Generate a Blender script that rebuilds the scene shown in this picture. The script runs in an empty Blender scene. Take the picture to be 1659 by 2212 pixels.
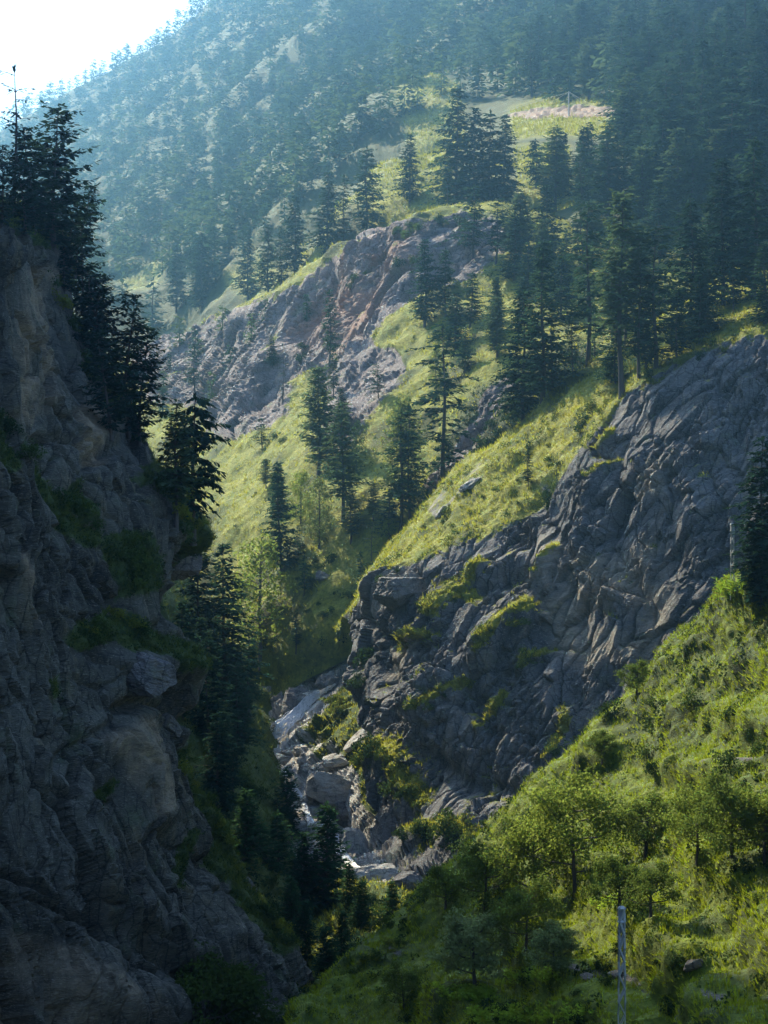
import bpy, math, random
import numpy as np
from mathutils import Vector, Matrix

random.seed(7)
rng = np.random.default_rng(7)
SC = bpy.context.scene
COL = SC.collection

# ------------------------------------------------------------------ camera
FOV = math.radians(28.0)
FPX = 1106.0 / math.tan(FOV / 2)          # focal length in the units used for measuring (image 1659 x 2212)
cam_d = bpy.data.cameras.new('camera')
cam_d.sensor_fit = 'VERTICAL'
cam_d.angle = FOV
cam_d.clip_start = 0.5
cam_d.clip_end = 6000
cam = bpy.data.objects.new('camera', cam_d)
cam.location = (0, 0, 0)
cam.rotation_euler = (math.radians(90), 0, 0)
COL.objects.link(cam)
SC.camera = cam

# ------------------------------------------------------------------ sky, sun, exposure
SUN_EL, SUN_AZ = math.radians(40), math.radians(-34)     # azimuth from the view axis, negative = to the left
world = bpy.data.worlds.new('World')
SC.world = world
world.use_nodes = True
wn = world.node_tree
bg = wn.nodes['Background']
sky = wn.nodes.new('ShaderNodeTexSky')
sky.sky_type = 'NISHITA'
sky.sun_disc = False
sky.sun_elevation = SUN_EL
sky.sun_rotation = SUN_AZ
sky.air_density = 1.0
sky.dust_density = 2.2
sky.ozone_density = 5.0
wn.links.new(sky.outputs[0], bg.inputs[0])
bg.inputs[1].default_value = 0.14
sun_d = bpy.data.lights.new('sun', 'SUN')
sun_d.energy = 5.0
sun_d.angle = math.radians(0.6)
sun_d.color = (1.0, 0.88, 0.64)
sun = bpy.data.objects.new('sun', sun_d)
to_sun = Vector((math.sin(SUN_AZ) * math.cos(SUN_EL), math.cos(SUN_AZ) * math.cos(SUN_EL), math.sin(SUN_EL)))
sun.rotation_euler = to_sun.to_track_quat('Z', 'Y').to_euler()
sun.location = to_sun * 500
COL.objects.link(sun)
SC.view_settings.view_transform = 'Standard'
SC.view_settings.look = 'None'
SC.view_settings.gamma = 1.0
SC.view_settings.exposure = 1.3
SC.view_settings.use_curve_mapping = False
SC.cycles.use_denoising = True
SC.cycles.use_light_tree = False
SC.cycles.max_bounces = 4
SC.cycles.diffuse_bounces = 2
SC.cycles.transmission_bounces = 3
SC.cycles.volume_bounces = 0
SC.cycles.use_adaptive_sampling = False

# ------------------------------------------------------------------ small helpers
def P(u, v, d):
    return ((u - 829.5) / FPX * d, d, (1106.0 - v) / FPX * d)

def tag(o, label=None, cat=None, group=None, kind=None):
    if label: o['label'] = label
    if cat: o['category'] = cat
    if group: o['group'] = group
    if kind: o['kind'] = kind
    return o

def link(name, me, mat=None, parent=None):
    o = bpy.data.objects.new(name, me)
    COL.objects.link(o)
    if mat is not None and me is not None:
        me.materials.clear()
        me.materials.append(mat)
    if parent is not None:
        o.parent = parent
    return o

def np_mesh(name, verts, faces, smooth=False):
    """verts (n,3); faces (m,k) all of the same size."""
    verts = np.ascontiguousarray(verts, dtype=np.float32)
    faces = np.ascontiguousarray(faces, dtype=np.int32)
    me = bpy.data.meshes.new(name)
    m, k = faces.shape
    me.vertices.add(len(verts)); me.vertices.foreach_set('co', verts.ravel())
    me.loops.add(m * k); me.loops.foreach_set('vertex_index', faces.ravel())
    me.polygons.add(m)
    me.polygons.foreach_set('loop_start', np.arange(0, m * k, k, dtype=np.int32))
    me.polygons.foreach_set('loop_total', np.full(m, k, dtype=np.int32))
    me.polygons.foreach_set('use_smooth', np.full(m, bool(smooth)))
    me.update(calc_edges=True)
    me.validate()
    return me

def add_attr(me, name, arr):
    a = me.attributes.new(name, 'FLOAT', 'POINT')
    a.data.foreach_set('value', np.ascontiguousarray(arr, dtype=np.float32))

# ---- noise in numpy
def _hash(ix, iy, iz, seed):
    h = (ix.astype(np.uint32) * np.uint32(374761393) + iy.astype(np.uint32) * np.uint32(668265263)
         + iz.astype(np.uint32) * np.uint32(2246822519) + np.uint32(seed * 3266489917 % (2 ** 32)))
    h = (h ^ (h >> np.uint32(13))) * np.uint32(1274126177)
    h = (h ^ (h >> np.uint32(16))) * np.uint32(2654435761)
    return h ^ (h >> np.uint32(15))

def noise(p, seed=0):
    p = np.asarray(p, dtype=np.float64)
    i = np.floor(p).astype(np.int64)
    f = p - i
    w = f * f * f * (f * (f * 6 - 15) + 10)
    out = np.zeros(len(p))
    for dx in (0, 1):
        wx = w[:, 0] if dx else 1 - w[:, 0]
        for dy in (0, 1):
            wy = w[:, 1] if dy else 1 - w[:, 1]
            for dz in (0, 1):
                wz = w[:, 2] if dz else 1 - w[:, 2]
                h = _hash(i[:, 0] + dx, i[:, 1] + dy, i[:, 2] + dz, seed)
                gx = (h & np.uint32(1023)).astype(np.float64) / 511.5 - 1
                gy = ((h >> np.uint32(10)) & np.uint32(1023)).astype(np.float64) / 511.5 - 1
                gz = ((h >> np.uint32(20)) & np.uint32(1023)).astype(np.float64) / 511.5 - 1
                out += wx * wy * wz * (gx * (f[:, 0] - dx) + gy * (f[:, 1] - dy) + gz * (f[:, 2] - dz))
    return out * 1.5

def fbm(p, octv, seed=0, gain=0.5):
    a, s, out = 1.0, 1.0, 0
    for k in range(octv):
        out = out + a * noise(p * s + 17.3 * k, seed + k)
        a *= gain; s *= 2.03
    return out

def ridged(p, octv, seed=0, gain=0.5):
    a, s, out = 1.0, 1.0, 0
    for k in range(octv):
        out = out + a * (1 - 2 * np.abs(noise(p * s + 11.7 * k, seed + k)))
        a *= gain; s *= 2.1
    return out

def worley(p, seed=0):
    i = np.floor(p).astype(np.int64)
    f1 = np.full(len(p), 9.0); f2 = np.full(len(p), 9.0); idv = np.zeros(len(p)); tl = np.zeros(len(p))
    for dx in (-1, 0, 1):
        for dy in (-1, 0, 1):
            for dz in (-1, 0, 1):
                c = i + np.array([dx, dy, dz])
                h = _hash(c[:, 0], c[:, 1], c[:, 2], seed)
                q = np.stack([(h & np.uint32(1023)) / 1023.0, ((h >> np.uint32(10)) & np.uint32(1023)) / 1023.0,
                              ((h >> np.uint32(20)) & np.uint32(1023)) / 1023.0], 1)
                d = np.linalg.norm(c + q - p, axis=1)
                near = d < f1
                f2 = np.where(near, f1, np.minimum(f2, d))
                idv = np.where(near, (h % np.uint32(997)) / 997.0, idv)
                g = np.stack([((h >> np.uint32(3)) & np.uint32(255)) / 127.5 - 1, ((h >> np.uint32(12)) & np.uint32(255)) / 127.5 - 1, ((h >> np.uint32(21)) & np.uint32(255)) / 127.5 - 1], 1)
                tl = np.where(near, (g * (p - c - q)).sum(1), tl)
                f1 = np.where(near, d, f1)
    return f1, f2, idv, tl

def sstep(a, b, x):
    t = np.clip((x - a) / (b - a), 0, 1)
    return t * t * (3 - 2 * t)

# ------------------------------------------------------------------ materials
def new_mat(name):
    m = bpy.data.materials.new(name)
    m.use_nodes = True
    nt = m.node_tree
    nt.nodes.clear()
    out = nt.nodes.new('ShaderNodeOutputMaterial')
    return m, nt, out

class NT:
    def __init__(s, nt): s.nt = nt
    def n(s, t, **kw):
        x = s.nt.nodes.new(t)
        for k, v in kw.items(): setattr(x, k, v)
        return x
    def l(s, a, b): s.nt.links.new(a, b)
    def coords(s, scale=(1, 1, 1), rot=(0, 0, 0)):
        tc = s.n('ShaderNodeTexCoord'); mp = s.n('ShaderNodeMapping')
        mp.inputs['Scale'].default_value = scale; mp.inputs['Rotation'].default_value = rot
        s.l(tc.outputs['Object'], mp.inputs['Vector'])
        return mp.outputs[0]
    def noise(s, vec, scale, detail=4, rough=0.55, dist=0.0):
        x = s.n('ShaderNodeTexNoise')
        x.inputs['Scale'].default_value = scale; x.inputs['Detail'].default_value = detail
        x.inputs['Roughness'].default_value = rough; x.inputs['Distortion'].default_value = dist
        if vec is not None: s.l(vec, x.inputs['Vector'])
        return x.outputs['Fac']
    def ramp(s, fac, stops):
        r = s.n('ShaderNodeValToRGB')
        e = r.color_ramp.elements
        while len(e) < len(stops): e.new(0.5)
        for el, (p, c) in zip(e, stops):
            el.position = p
            el.color = (*c, 1) if isinstance(c, tuple) else (c, c, c, 1)
        s.l(fac, r.inputs[0])
        return r.outputs[0]
    def mix(s, fac, a, b):
        m = s.n('ShaderNodeMix', data_type='RGBA')
        for val, idx in ((fac, 0), (a, 6), (b, 7)):
            if isinstance(val, (int, float)): m.inputs[idx].default_value = val
            elif isinstance(val, tuple): m.inputs[idx].default_value = (*val, 1)
            else: s.l(val, m.inputs[idx])
        return m.outputs[2]
    def math(s, op, a, b=0.5, c=0.5):
        m = s.n('ShaderNodeMath', operation=op)
        for val, idx in ((a, 0), (b, 1), (c, 2)):
            if isinstance(val, (int, float)): m.inputs[idx].default_value = val
            else: s.l(val, m.inputs[idx])
        return m.outputs[0]
    def attr(s, name):
        a = s.n('ShaderNodeAttribute'); a.attribute_name = name
        return a.outputs['Fac']

def mat_terrain(name, rock, rock2, tint, grass, grass2, soil, scale=1.0, strata=(0, 0, 0), bump=0.6):
    """rock where attribute rock is high, grass and soil elsewhere; tint = differently coloured rock where attribute tint is high."""
    m, nt, out = new_mat(name)
    t = NT(nt)
    v = t.coords()
    vs = t.coords(scale=(1.0, 1.0, 3.4), rot=strata)
    big = t.noise(v, 0.06 * scale, 4, 0.6)
    mid = t.noise(vs, 0.45 * scale, 6, 0.65, 0.5)
    fine = t.noise(vs, 2.2 * scale, 5, 0.7, 0.3)
    spk = t.noise(v, 5.0 * scale, 3, 0.6)
    rc = t.mix(t.ramp(mid, [(0.32, 0.0), (0.68, 1.0)]), rock, rock2)
    rc = t.mix(t.ramp(big, [(0.36, 0.75), (0.52, 0.0)]), rc, tuple(c * 0.45 for c in rock))
    stn = t.noise(t.coords(scale=(1.0, 1.0, 0.22), rot=strata), 0.35 * scale, 5, 0.7, 0.2)
    rc = t.mix(t.ramp(stn, [(0.55, 0.0), (0.68, 0.7)]), rc, (rock2[0] * 1.25, rock2[1] * 1.1, rock2[2] * 0.85))
    rc = t.mix(t.ramp(t.noise(v, 0.16 * scale, 5, 0.7), [(0.58, 0.0), (0.70, 0.6)]), rc, (rock2[0] * 0.7, rock2[1] * 0.95, rock2[2] * 0.6))
    cr = t.n('ShaderNodeTexVoronoi', feature='DISTANCE_TO_EDGE'); cr.inputs['Scale'].default_value = 0.55 * scale
    t.l(t.coords(scale=(1.0, 1.0, 0.4), rot=strata), cr.inputs['Vector'])
    rc = t.mix(t.ramp(cr.outputs['Distance'], [(0.0, 0.8), (0.05, 0.0)]), rc, tuple(c * 0.25 for c in rock))
    pale = tuple(min(1, c * 2.3 + 0.02) for c in rock2)
    rc = t.mix(t.ramp(fine, [(0.56, 0.0), (0.72, 0.75)]), rc, pale)
    rc = t.mix(t.ramp(fine, [(0.27, 0.85), (0.44, 0.0)]), rc, tuple(c * 0.3 for c in rock))
    rc = t.mix(t.ramp(spk, [(0.70, 0.0), (0.76, 0.8)]), rc, tuple(min(1, c * 3.6 + 0.03) for c in rock2))
    tf = t.math('MULTIPLY', t.attr('tint'), t.ramp(mid, [(0.3, 0.35), (0.6, 1.0)]))
    rc = t.mix(tf, rc, t.mix(t.ramp(fine, [(0.3, 0.0), (0.7, 1.0)]), tuple(c * 0.6 for c in tint), tint))
    gn = t.noise(v, 0.22 * scale, 5, 0.65)
    gf = t.noise(v, 1.6 * scale, 4, 0.7)
    gc = t.mix(t.ramp(gn, [(0.35, 0.0), (0.65, 1.0)]), grass, grass2)
    gc = t.mix(t.ramp(gf, [(0.35, 0.7), (0.55, 0.0)]), gc, tuple(c * 0.5 for c in grass))
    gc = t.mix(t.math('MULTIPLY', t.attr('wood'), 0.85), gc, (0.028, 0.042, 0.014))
    gc = t.mix(t.ramp(t.noise(v, 0.5 * scale, 5, 0.7), [(0.66, 0.0), (0.74, 0.8)]), gc, soil)
    rf = t.math('ADD', t.attr('rock'), t.math('MULTIPLY', t.math('SUBTRACT', t.noise(v, 1.1 * scale, 5, 0.7), 0.5), 0.7))
    rf = t.ramp(rf, [(0.44, 0.0), (0.56, 1.0)])
    col = t.mix(rf, gc, rc)
    b = t.n('ShaderNodeBsdfPrincipled')
    t.l(col, b.inputs['Base Color'])
    b.inputs['Roughness'].default_value = 0.85
    b.inputs['Specular IOR Level'].default_value = 0.25
    bp = t.n('ShaderNodeBump')
    bp.inputs['Strength'].default_value = bump
    bp.inputs['Distance'].default_value = 0.5 / scale
    t.l(t.math('ADD', t.math('MULTIPLY', mid, 0.8), fine), bp.inputs['Height'])
    t.l(bp.outputs[0], b.inputs['Normal'])
    t.l(b.outputs[0], out.inputs[0])
    return m

def mat_leaf(name, ca, cb, trans=0.35, tip=None, nscale=0.35, tcol=None):
    """foliage: diffuse and translucent, varied by noise in the plant and from plant to plant."""
    m, nt, out = new_mat(name)
    t = NT(nt)
    oi = t.n('ShaderNodeObjectInfo')
    v = t.coords()
    nz = t.noise(v, nscale, 4, 0.7)
    f = t.math('ADD', t.math('MULTIPLY', nz, 0.9), t.math('MULTIPLY', oi.outputs['Random'], 0.35))
    col = t.mix(t.ramp(f, [(0.4, 0.0), (0.85, 1.0)]), ca, cb)
    if tip:
        col = t.mix(t.ramp(t.noise(v, nscale * 9, 2, 0.6), [(0.6, 0.0), (0.7, 0.85)]), col, tip)
    d = t.n('ShaderNodeBsdfDiffuse'); t.l(col, d.inputs[0])
    tr = t.n('ShaderNodeBsdfTranslucent')
    t.l(t.mix(0.5, col, tcol or tuple(min(1, c * 1.5) for c in cb)), tr.inputs[0])
    mx = t.n('ShaderNodeMixShader'); mx.inputs[0].default_value = trans
    t.l(d.outputs[0], mx.inputs[1]); t.l(tr.outputs[0], mx.inputs[2])
    t.l(mx.outputs[0], out.inputs[0])
    return m

def mat_plain(name, ca, cb, scale=3.0, rough=0.8, bump=0.3, stretch=(1, 1, 1), metal=0.0):
    m, nt, out = new_mat(name)
    t = NT(nt)
    v = t.coords(scale=stretch)
    nz = t.noise(v, scale, 5, 0.65)
    b = t.n('ShaderNodeBsdfPrincipled')
    t.l(t.mix(t.ramp(nz, [(0.3, 0.0), (0.7, 1.0)]), ca, cb), b.inputs['Base Color'])
    b.inputs['Roughness'].default_value = rough
    b.inputs['Metallic'].default_value = metal
    bp = t.n('ShaderNodeBump'); bp.inputs['Strength'].default_value = bump; bp.inputs['Distance'].default_value = 0.1
    t.l(nz, bp.inputs['Height']); t.l(bp.outputs[0], b.inputs['Normal'])
    t.l(b.outputs[0], out.inputs[0])
    return m

GR_A, GR_B = (0.15, 0.18, 0.018), (0.36, 0.34, 0.045)
M = {}
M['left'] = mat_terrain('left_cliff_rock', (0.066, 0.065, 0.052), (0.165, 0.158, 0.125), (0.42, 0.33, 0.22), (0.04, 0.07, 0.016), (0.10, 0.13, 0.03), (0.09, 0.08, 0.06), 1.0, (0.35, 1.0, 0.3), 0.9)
M['right'] = mat_terrain('right_cliff_rock', (0.115, 0.114, 0.118), (0.225, 0.215, 0.208), (0.42, 0.36, 0.27), GR_A, GR_B, (0.17, 0.14, 0.11), 1.0, (0.2, -0.65, 0.0), 0.9)
M['red'] = mat_terrain('red_cliff_rock', (0.22, 0.18, 0.17), (0.35, 0.29, 0.26), (0.46, 0.26, 0.18), GR_A, GR_B, (0.24, 0.19, 0.15), 0.85, (0.1, -0.6, 0.0), 1.0)
M['far'] = mat_terrain('far_mountain_ground', (0.16, 0.14, 0.13), (0.26, 0.23, 0.20), (0.42, 0.28, 0.19), (0.12, 0.14, 0.025), GR_B, (0.2, 0.17, 0.11), 0.5, (0, 0.4, 0), 0.5)
M['near'] = mat_terrain('near_slope_ground', (0.10, 0.095, 0.09), (0.20, 0.18, 0.16), (0.3, 0.25, 0.18), (0.075, 0.115, 0.009), (0.18, 0.22, 0.018), (0.11, 0.09, 0.05), 1.6, (0, -0.5, 0), 0.6)
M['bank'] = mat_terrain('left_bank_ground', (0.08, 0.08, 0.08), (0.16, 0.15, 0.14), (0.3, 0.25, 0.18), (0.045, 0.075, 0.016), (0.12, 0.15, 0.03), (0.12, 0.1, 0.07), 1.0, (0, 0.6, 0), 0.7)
M['bed'] = mat_terrain('stream_bed_rock', (0.24, 0.225, 0.21), (0.44, 0.42, 0.38), (0.66, 0.63, 0.57), (0.06, 0.09, 0.018), (0.14, 0.18, 0.03), (0.2, 0.18, 0.15), 1.3, (0.3, -0.6, 0), 0.8)

# ------------------------------------------------------------------ landforms: lofted through rails of surveyed points
def catmull(Q, t):
    n = len(Q)
    k = np.clip(np.floor(t).astype(int), 0, n - 2)
    f = (t - k)[:, None]
    g = lambda j: Q[np.clip(j, 0, n - 1)]
    p0, p1, p2, p3 = g(k - 1), g(k), g(k + 1), g(k + 2)
    p0 = np.where((k == 0)[:, None], 2 * p1 - p2, p0)
    p3 = np.where((k == n - 2)[:, None], 2 * p2 - p1, p3)
    return 0.5 * (2 * p1 + (p2 - p0) * f + (2 * p0 - 5 * p1 + 4 * p2 - p3) * f ** 2 + (3 * p1 - p0 - 3 * p2 + p3) * f ** 3)

def pix(X):
    d = np.maximum(X[:, 1], 1.0)
    return 829.5 + X[:, 0] / d * FPX, 1106.0 - X[:, 2] / d * FPX, d

def seg_dist(U, V, poly):
    best = np.full(len(U), 1e9)
    for (a, b), (c, e) in zip(poly[:-1], poly[1:]):
        dx, dy = c - a, e - b
        L = dx * dx + dy * dy + 1e-9
        t = np.clip(((U - a) * dx + (V - b) * dy) / L, 0, 1)
        best = np.minimum(best, np.hypot(U - a - t * dx, V - b - t * dy))
    return best

def in_poly(U, V, poly):
    ins = np.zeros(len(U), bool)
    j = len(poly) - 1
    for i in range(len(poly)):
        xi, yi = poly[i]; xj, yj = poly[j]
        c = ((yi > V) != (yj > V)) & (U < (xj - xi) * (V - yi) / (yj - yi + 1e-12) + xi)
        ins ^= c
        j = i
    return ins

def area(U, V, poly, soft=14):
    """1 inside the polygon, fading to 0 over about soft units outside."""
    ins = in_poly(U, V, poly)
    d = seg_dist(U, V, list(poly) + [poly[0]])
    return np.where(ins, 1.0, np.clip(1 - d / soft, 0, 1))

LAND = {}
def loft(rails, nu, nv, weights=None, uw=None, raw=False):
    nr = max(len(r) for r in rails)
    R = []
    for r in rails:
        q = np.array([p if raw else P(*p) for p in r], float)
        # even resampling by index, so that the k-th point of every rail belongs to the same section
        us = np.linspace(0, len(r) - 1, nu)
        if uw:
            cu = np.concatenate([[0], np.cumsum(uw)]) / sum(uw)
            us = np.interp(np.linspace(0, 1, nu), cu, np.arange(len(r)))
        R.append(catmull(q, us))
    R = np.array(R)                                    # (rails, nu, 3)
    w = np.array(weights if weights else [1] * (len(rails) - 1), float)
    cum = np.concatenate([[0], np.cumsum(w)]) / w.sum()
    tt = np.interp(np.linspace(0, 1, nv), cum, np.arange(len(rails)))
    G = np.empty((nv, nu, 3))
    for j in range(nu):
        G[:, j] = catmull(R[:, j], tt)
    return G, tt

def grid_normals(G):
    du = np.gradient(G, axis=1); dv = np.gradient(G, axis=0)
    n = np.cross(du, dv)
    n /= np.linalg.norm(n, axis=2, keepdims=True) + 1e-9
    return n

def grid_faces(nv, nu):
    i = np.arange(nv * nu).reshape(nv, nu)
    return np.stack([i[:-1, :-1].ravel(), i[:-1, 1:].ravel(), i[1:, 1:].ravel(), i[1:, :-1].ravel()], 1)

def landform(key, name, rails, nu, nv, weights, shape, mat, uw=None, raw=False):
    G, tt = loft(rails, nu, nv, weights, uw, raw)
    N = grid_normals(G).reshape(-1, 3)
    # normals point towards the camera side / up
    X = G.reshape(-1, 3)
    toc = -X / np.linalg.norm(X, axis=1, keepdims=True) + np.array([0, 0, 0.6])
    if (N * toc).sum(1).mean() < 0: N = -N
    U, V, D = pix(X)
    T = np.repeat(tt, nu); ncol = len(rails[0])
    S = np.tile(np.linspace(0, 1, nu) if not uw else np.interp(np.linspace(0, 1, nu), np.concatenate([[0], np.cumsum(uw)]) / sum(uw), np.linspace(0, 1, ncol)), nv)
    res = shape(X, N, U, V, T, S)
    off, rock, tint = res[:3]
    wood = res[3] if len(res) > 3 else np.zeros(len(X))
    X2 = X + off if off.ndim == 2 else X + N * off[:, None]
    N2 = grid_normals(X2.reshape(nv, nu, 3)).reshape(-1, 3)
    if (N2 * N).sum() < 0: N2 = -N2
    if callable(rock): rock = rock(N2)
    F = grid_faces(nv, nu)
    e1 = X2[F[:, 1]] - X2[F[:, 0]]; e2 = X2[F[:, 3]] - X2[F[:, 0]]
    if (np.cross(e1, e2) * N[F[:, 0]]).sum() < 0: F = F[:, ::-1]
    me = np_mesh(name, X2, F, smooth=False)
    add_attr(me, 'rock', rock); add_attr(me, 'tint', tint); add_attr(me, 'wood', wood)
    o = link(name, me, mat)
    tag(o, kind='structure')
    u2, v2, d2 = pix(X2)
    LAND[key] = dict(obj=o, X=X2, N=N2, U=u2, V=v2, D=d2, rock=rock, F=F, T=T, wood=wood)
    return o

def rockdisp(X, seed, big=2.5, mid=1.2, blk=1.0, sm=0.35, axis=(0.3, -0.5, 0.8), bs=1.0):
    """broken rock: broad bulges, tilted angular slabs drawn out along axis, open joints, shattered patches."""
    a = np.array(axis, float); a /= np.linalg.norm(a)
    b = np.cross(a, [0, 1.0, 0.2]); b /= np.linalg.norm(b)
    c = np.cross(a, b)
    q = np.stack([X @ a, X @ b, X @ c], 1)
    q = q + (fbm(X / 14.0, 3, seed + 50)[:, None] * 1.2 + fbm(X / 3.0, 2, seed + 51)[:, None] * 0.35)
    d = big * fbm(X / 26.0, 3, seed)
    patch = sstep(-0.25, 0.35, fbm(X / 11.0, 3, seed + 21))          # some faces are shattered, others stay slabby
    f1, f2, idv, tl = worley(q * np.array([1 / 24.0, 1 / 7.0, 1 / 10.0]) / bs, seed + 2)
    d += mid * ((idv - 0.5) * 1.4 + 2.0 * tl - 0.8 * (1 - sstep(0.0, 0.08, f2 - f1)))
    f1, f2, idv, tl = worley(q * np.array([1 / 7.0, 1 / 2.6, 1 / 3.6]) / bs, seed + 3)
    d += blk * ((idv - 0.5) * 1.0 + 1.5 * tl - 0.7 * (1 - sstep(0.0, 0.12, f2 - f1)))
    f1, f2, idv, tl = worley(q * np.array([1 / 2.8, 1 / 1.0, 1 / 1.5]) / bs, seed + 5)
    patch = patch ** 1.6
    d += sm * (0.08 + patch) * ((idv - 0.5) * 1.5 + 1.2 * tl - 0.5 * (1 - sstep(0.0, 0.18, f2 - f1)))
    d += sm * (0.2 + 0.3 * patch) * fbm(q * np.array([1 / 2.0, 1 / 0.7, 1 / 0.7]), 3, seed + 9)
    d += sm * (0.2 + 0.5 * patch) * ridged(q * np.array([1 / 15.0, 1 / 1.7, 1 / 2.4]), 2, seed + 12)
    return d

# ---- far mountain
MEADOW = [
 [(790, 520), (830, 410), (900, 350), (985, 268), (1000, 300), (950, 420), (880, 500)],
 [(540, 660), (620, 590), (690, 560), (800, 520), (830, 540), (600, 690)],
 [(1110, 240), (1190, 215), (1335, 225), (1335, 290), (1110, 290)],
 [(1120, 340), (1220, 330), (1225, 410), (1130, 420)],
 [(880, 260), (930, 210), (990, 215), (985, 275), (900, 330)],
 [(500, 600), (560, 560), (600, 600), (540, 660)],
 [(270, 600), (330, 570), (360, 620), (300, 660)],
]
def sh_far(X, N, U, V, T, S):
    off = 16 * fbm(X / 150.0, 4, 3) + 2.2 * fbm(X / 30.0, 3, 8) + 0.8 * fbm(X / 8.0, 2, 12)
    off *= 1 - 0.92 * area(U, V, [(1060, 190), (1380, 190), (1380, 300), (1060, 300)], 110)
    edge = sstep(3.0, 3.9, T)
    off *= (1 - 0.55 * edge)
    rock = 0.06 + 0.16 * fbm(X / 40.0, 3, 30)
    rock += 0.9 * area(U, V, [(1095, 246), (1190, 228), (1340, 232), (1340, 250), (1190, 252)], 6)
    tint = area(U, V, [(1090, 246), (1190, 226), (1345, 230), (1345, 253), (1190, 255)], 8)
    open_ = np.zeros(len(U))
    for q in MEADOW: open_ = np.maximum(open_, area(U, V, q, 22))
    open_ = np.clip(open_ + 0.9 * sstep(0.3, 0.7, fbm(X / 45.0, 4, 35)) * sstep(1250, 900, X[:, 1]), 0, 1)
    f1, f2, idv, tl = worley(X / np.array([7.0, 7.0, 4.0]), 37)
    off += tint * (0.9 * (idv - 0.5) + 1.0 * tl + 0.5 * fbm(X / 3.0, 3, 38))
    off += 0
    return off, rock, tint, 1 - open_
FARR = [
    [(-400, 960, 800), (0, 900, 800), (330, 830, 760), (450, 760, 710), (560, 690, 665), (690, 590, 635), (800, 545, 615), (960, 490, 600), (1100, 480, 585), (1300, 540, 560), (1500, 560, 545), (1800, 520, 530), (2200, 430, 520)],
    [(-400, 820, 860), (0, 760, 850), (330, 690, 820), (450, 640, 780), (560, 590, 730), (690, 510, 690), (800, 450, 665), (960, 400, 650), (1100, 390, 635), (1300, 420, 605), (1500, 430, 580), (1800, 390, 560), (2200, 300, 550)],
    [(-400, 700, 1000), (0, 600, 980), (260, 520, 960), (400, 450, 930), (540, 390, 890), (690, 320, 850), (820, 260, 820), (960, 245, 780), (1120, 235, 735), (1300, 235, 700), (1500, 240, 660), (1800, 200, 630), (2200, 120, 610)],
    [(-400, 560, 1220), (0, 430, 1200), (200, 350, 1180), (330, 280, 1150), (480, 200, 1110), (640, 130, 1060), (800, 80, 1010), (980, 60, 950), (1150, 40, 890), (1330, 30, 830), (1530, 20, 780), (1800, -20, 740), (2200, -100, 710)],
    [(-400, 460, 1450), (-100, 330, 1430), (150, 205, 1400), (280, 138, 1375), (345, 98, 1350), (440, 15, 1320), (600, -90, 1280), (800, -180, 1220), (1000, -250, 1150), (1250, -300, 1080), (1530, -330, 1010), (1800, -360, 960), (2200, -400, 900)],
    [(-400, 520, 1650), (-100, 400, 1630), (150, 290, 1600), (280, 230, 1580), (345, 200, 1560), (440, 130, 1520), (600, 40, 1480), (800, -60, 1420), (1000, -130, 1350), (1250, -190, 1280), (1530, -220, 1210), (1800, -260, 1160), (2200, -300, 1100)],
]
stretch = lambda d: d if d < 620 else 620 + (d - 620) * 1.85
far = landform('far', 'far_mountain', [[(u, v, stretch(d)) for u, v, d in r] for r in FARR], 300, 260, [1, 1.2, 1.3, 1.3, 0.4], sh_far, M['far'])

# ---- middle spur with the reddish cliff
GULLY = [(925, 1075), (960, 960), (1040, 850), (1250, 760), (1330, 780), (1240, 870), (1100, 975), (960, 1090)]
def sh_mid(X, N, U, V, T, S):
    cliff = area(U, V, [(470, 850), (600, 735), (690, 590), (800, 520), (1000, 480), (1110, 500), (1010, 570), (870, 640), (760, 740), (640, 800), (600, 870), (500, 940), (470, 920)], 30)
    cliff = np.maximum(cliff, 0.9 * area(U, V, [(300, 760), (560, 665), (640, 640), (540, 760), (470, 860), (330, 850)], 30))
    cliff = np.maximum(cliff, 0.9 * area(U, V, [(930, 1050), (1060, 850), (1100, 820), (1000, 960), (960, 1080)], 20))
    cliff = np.maximum(cliff, 0.85 * area(U, V, [(690, 790), (800, 740), (860, 800), (800, 900), (740, 960)], 30))
    cliff = np.clip(cliff * (1 + 0.2 * fbm(X / 18.0, 3, 62)) + 0.55 * fbm(X / 16.0, 4, 61) * (cliff > 0.02), 0, 1)
    off = 3.5 * fbm(X / 45.0, 3, 21) + 2.2 * fbm(X / 12.0, 3, 22) * np.exp(-((T - 1.0) / 0.35) ** 2) + cliff * rockdisp(X, 40, 2.0, 1.0, 0.9, 0.8, (0.55, 0.15, 0.82), 1.6)
    off += (1 - cliff) * (1.0 * fbm(X / 9.0, 3, 25))
    for (a, b, amp) in (((700, 600), (560, 880), -4), ((830, 560), (700, 800), -4), ((960, 560), (860, 760), -3.5), ((620, 760), (520, 860), 3)):
        off += amp * np.exp(-(seg_dist(U, V, [a, b]) / 26) ** 2) * cliff
    g = fbm(X / 11.0, 4, 33)
    def rock(N2):
        return np.clip(0.95 * cliff + 0.28 * g + 0.35 * sstep(0.62, 0.35, N2[:, 2]) * (0.4 + cliff) + 0.05, 0, 1)
    tint = np.clip(area(U, V, [(640, 720), (700, 600), (830, 520), (880, 560), (800, 640), (700, 740)], 50) * (0.75 + fbm(X / 14.0, 3, 77)), 0, 1)
    wood = area(U, V, GULLY, 25)  # gully ground darkened to stand for its shade, besides the dark scrub
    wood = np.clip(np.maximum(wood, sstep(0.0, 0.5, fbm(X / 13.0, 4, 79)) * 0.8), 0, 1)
    return off, rock, tint, wood
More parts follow.
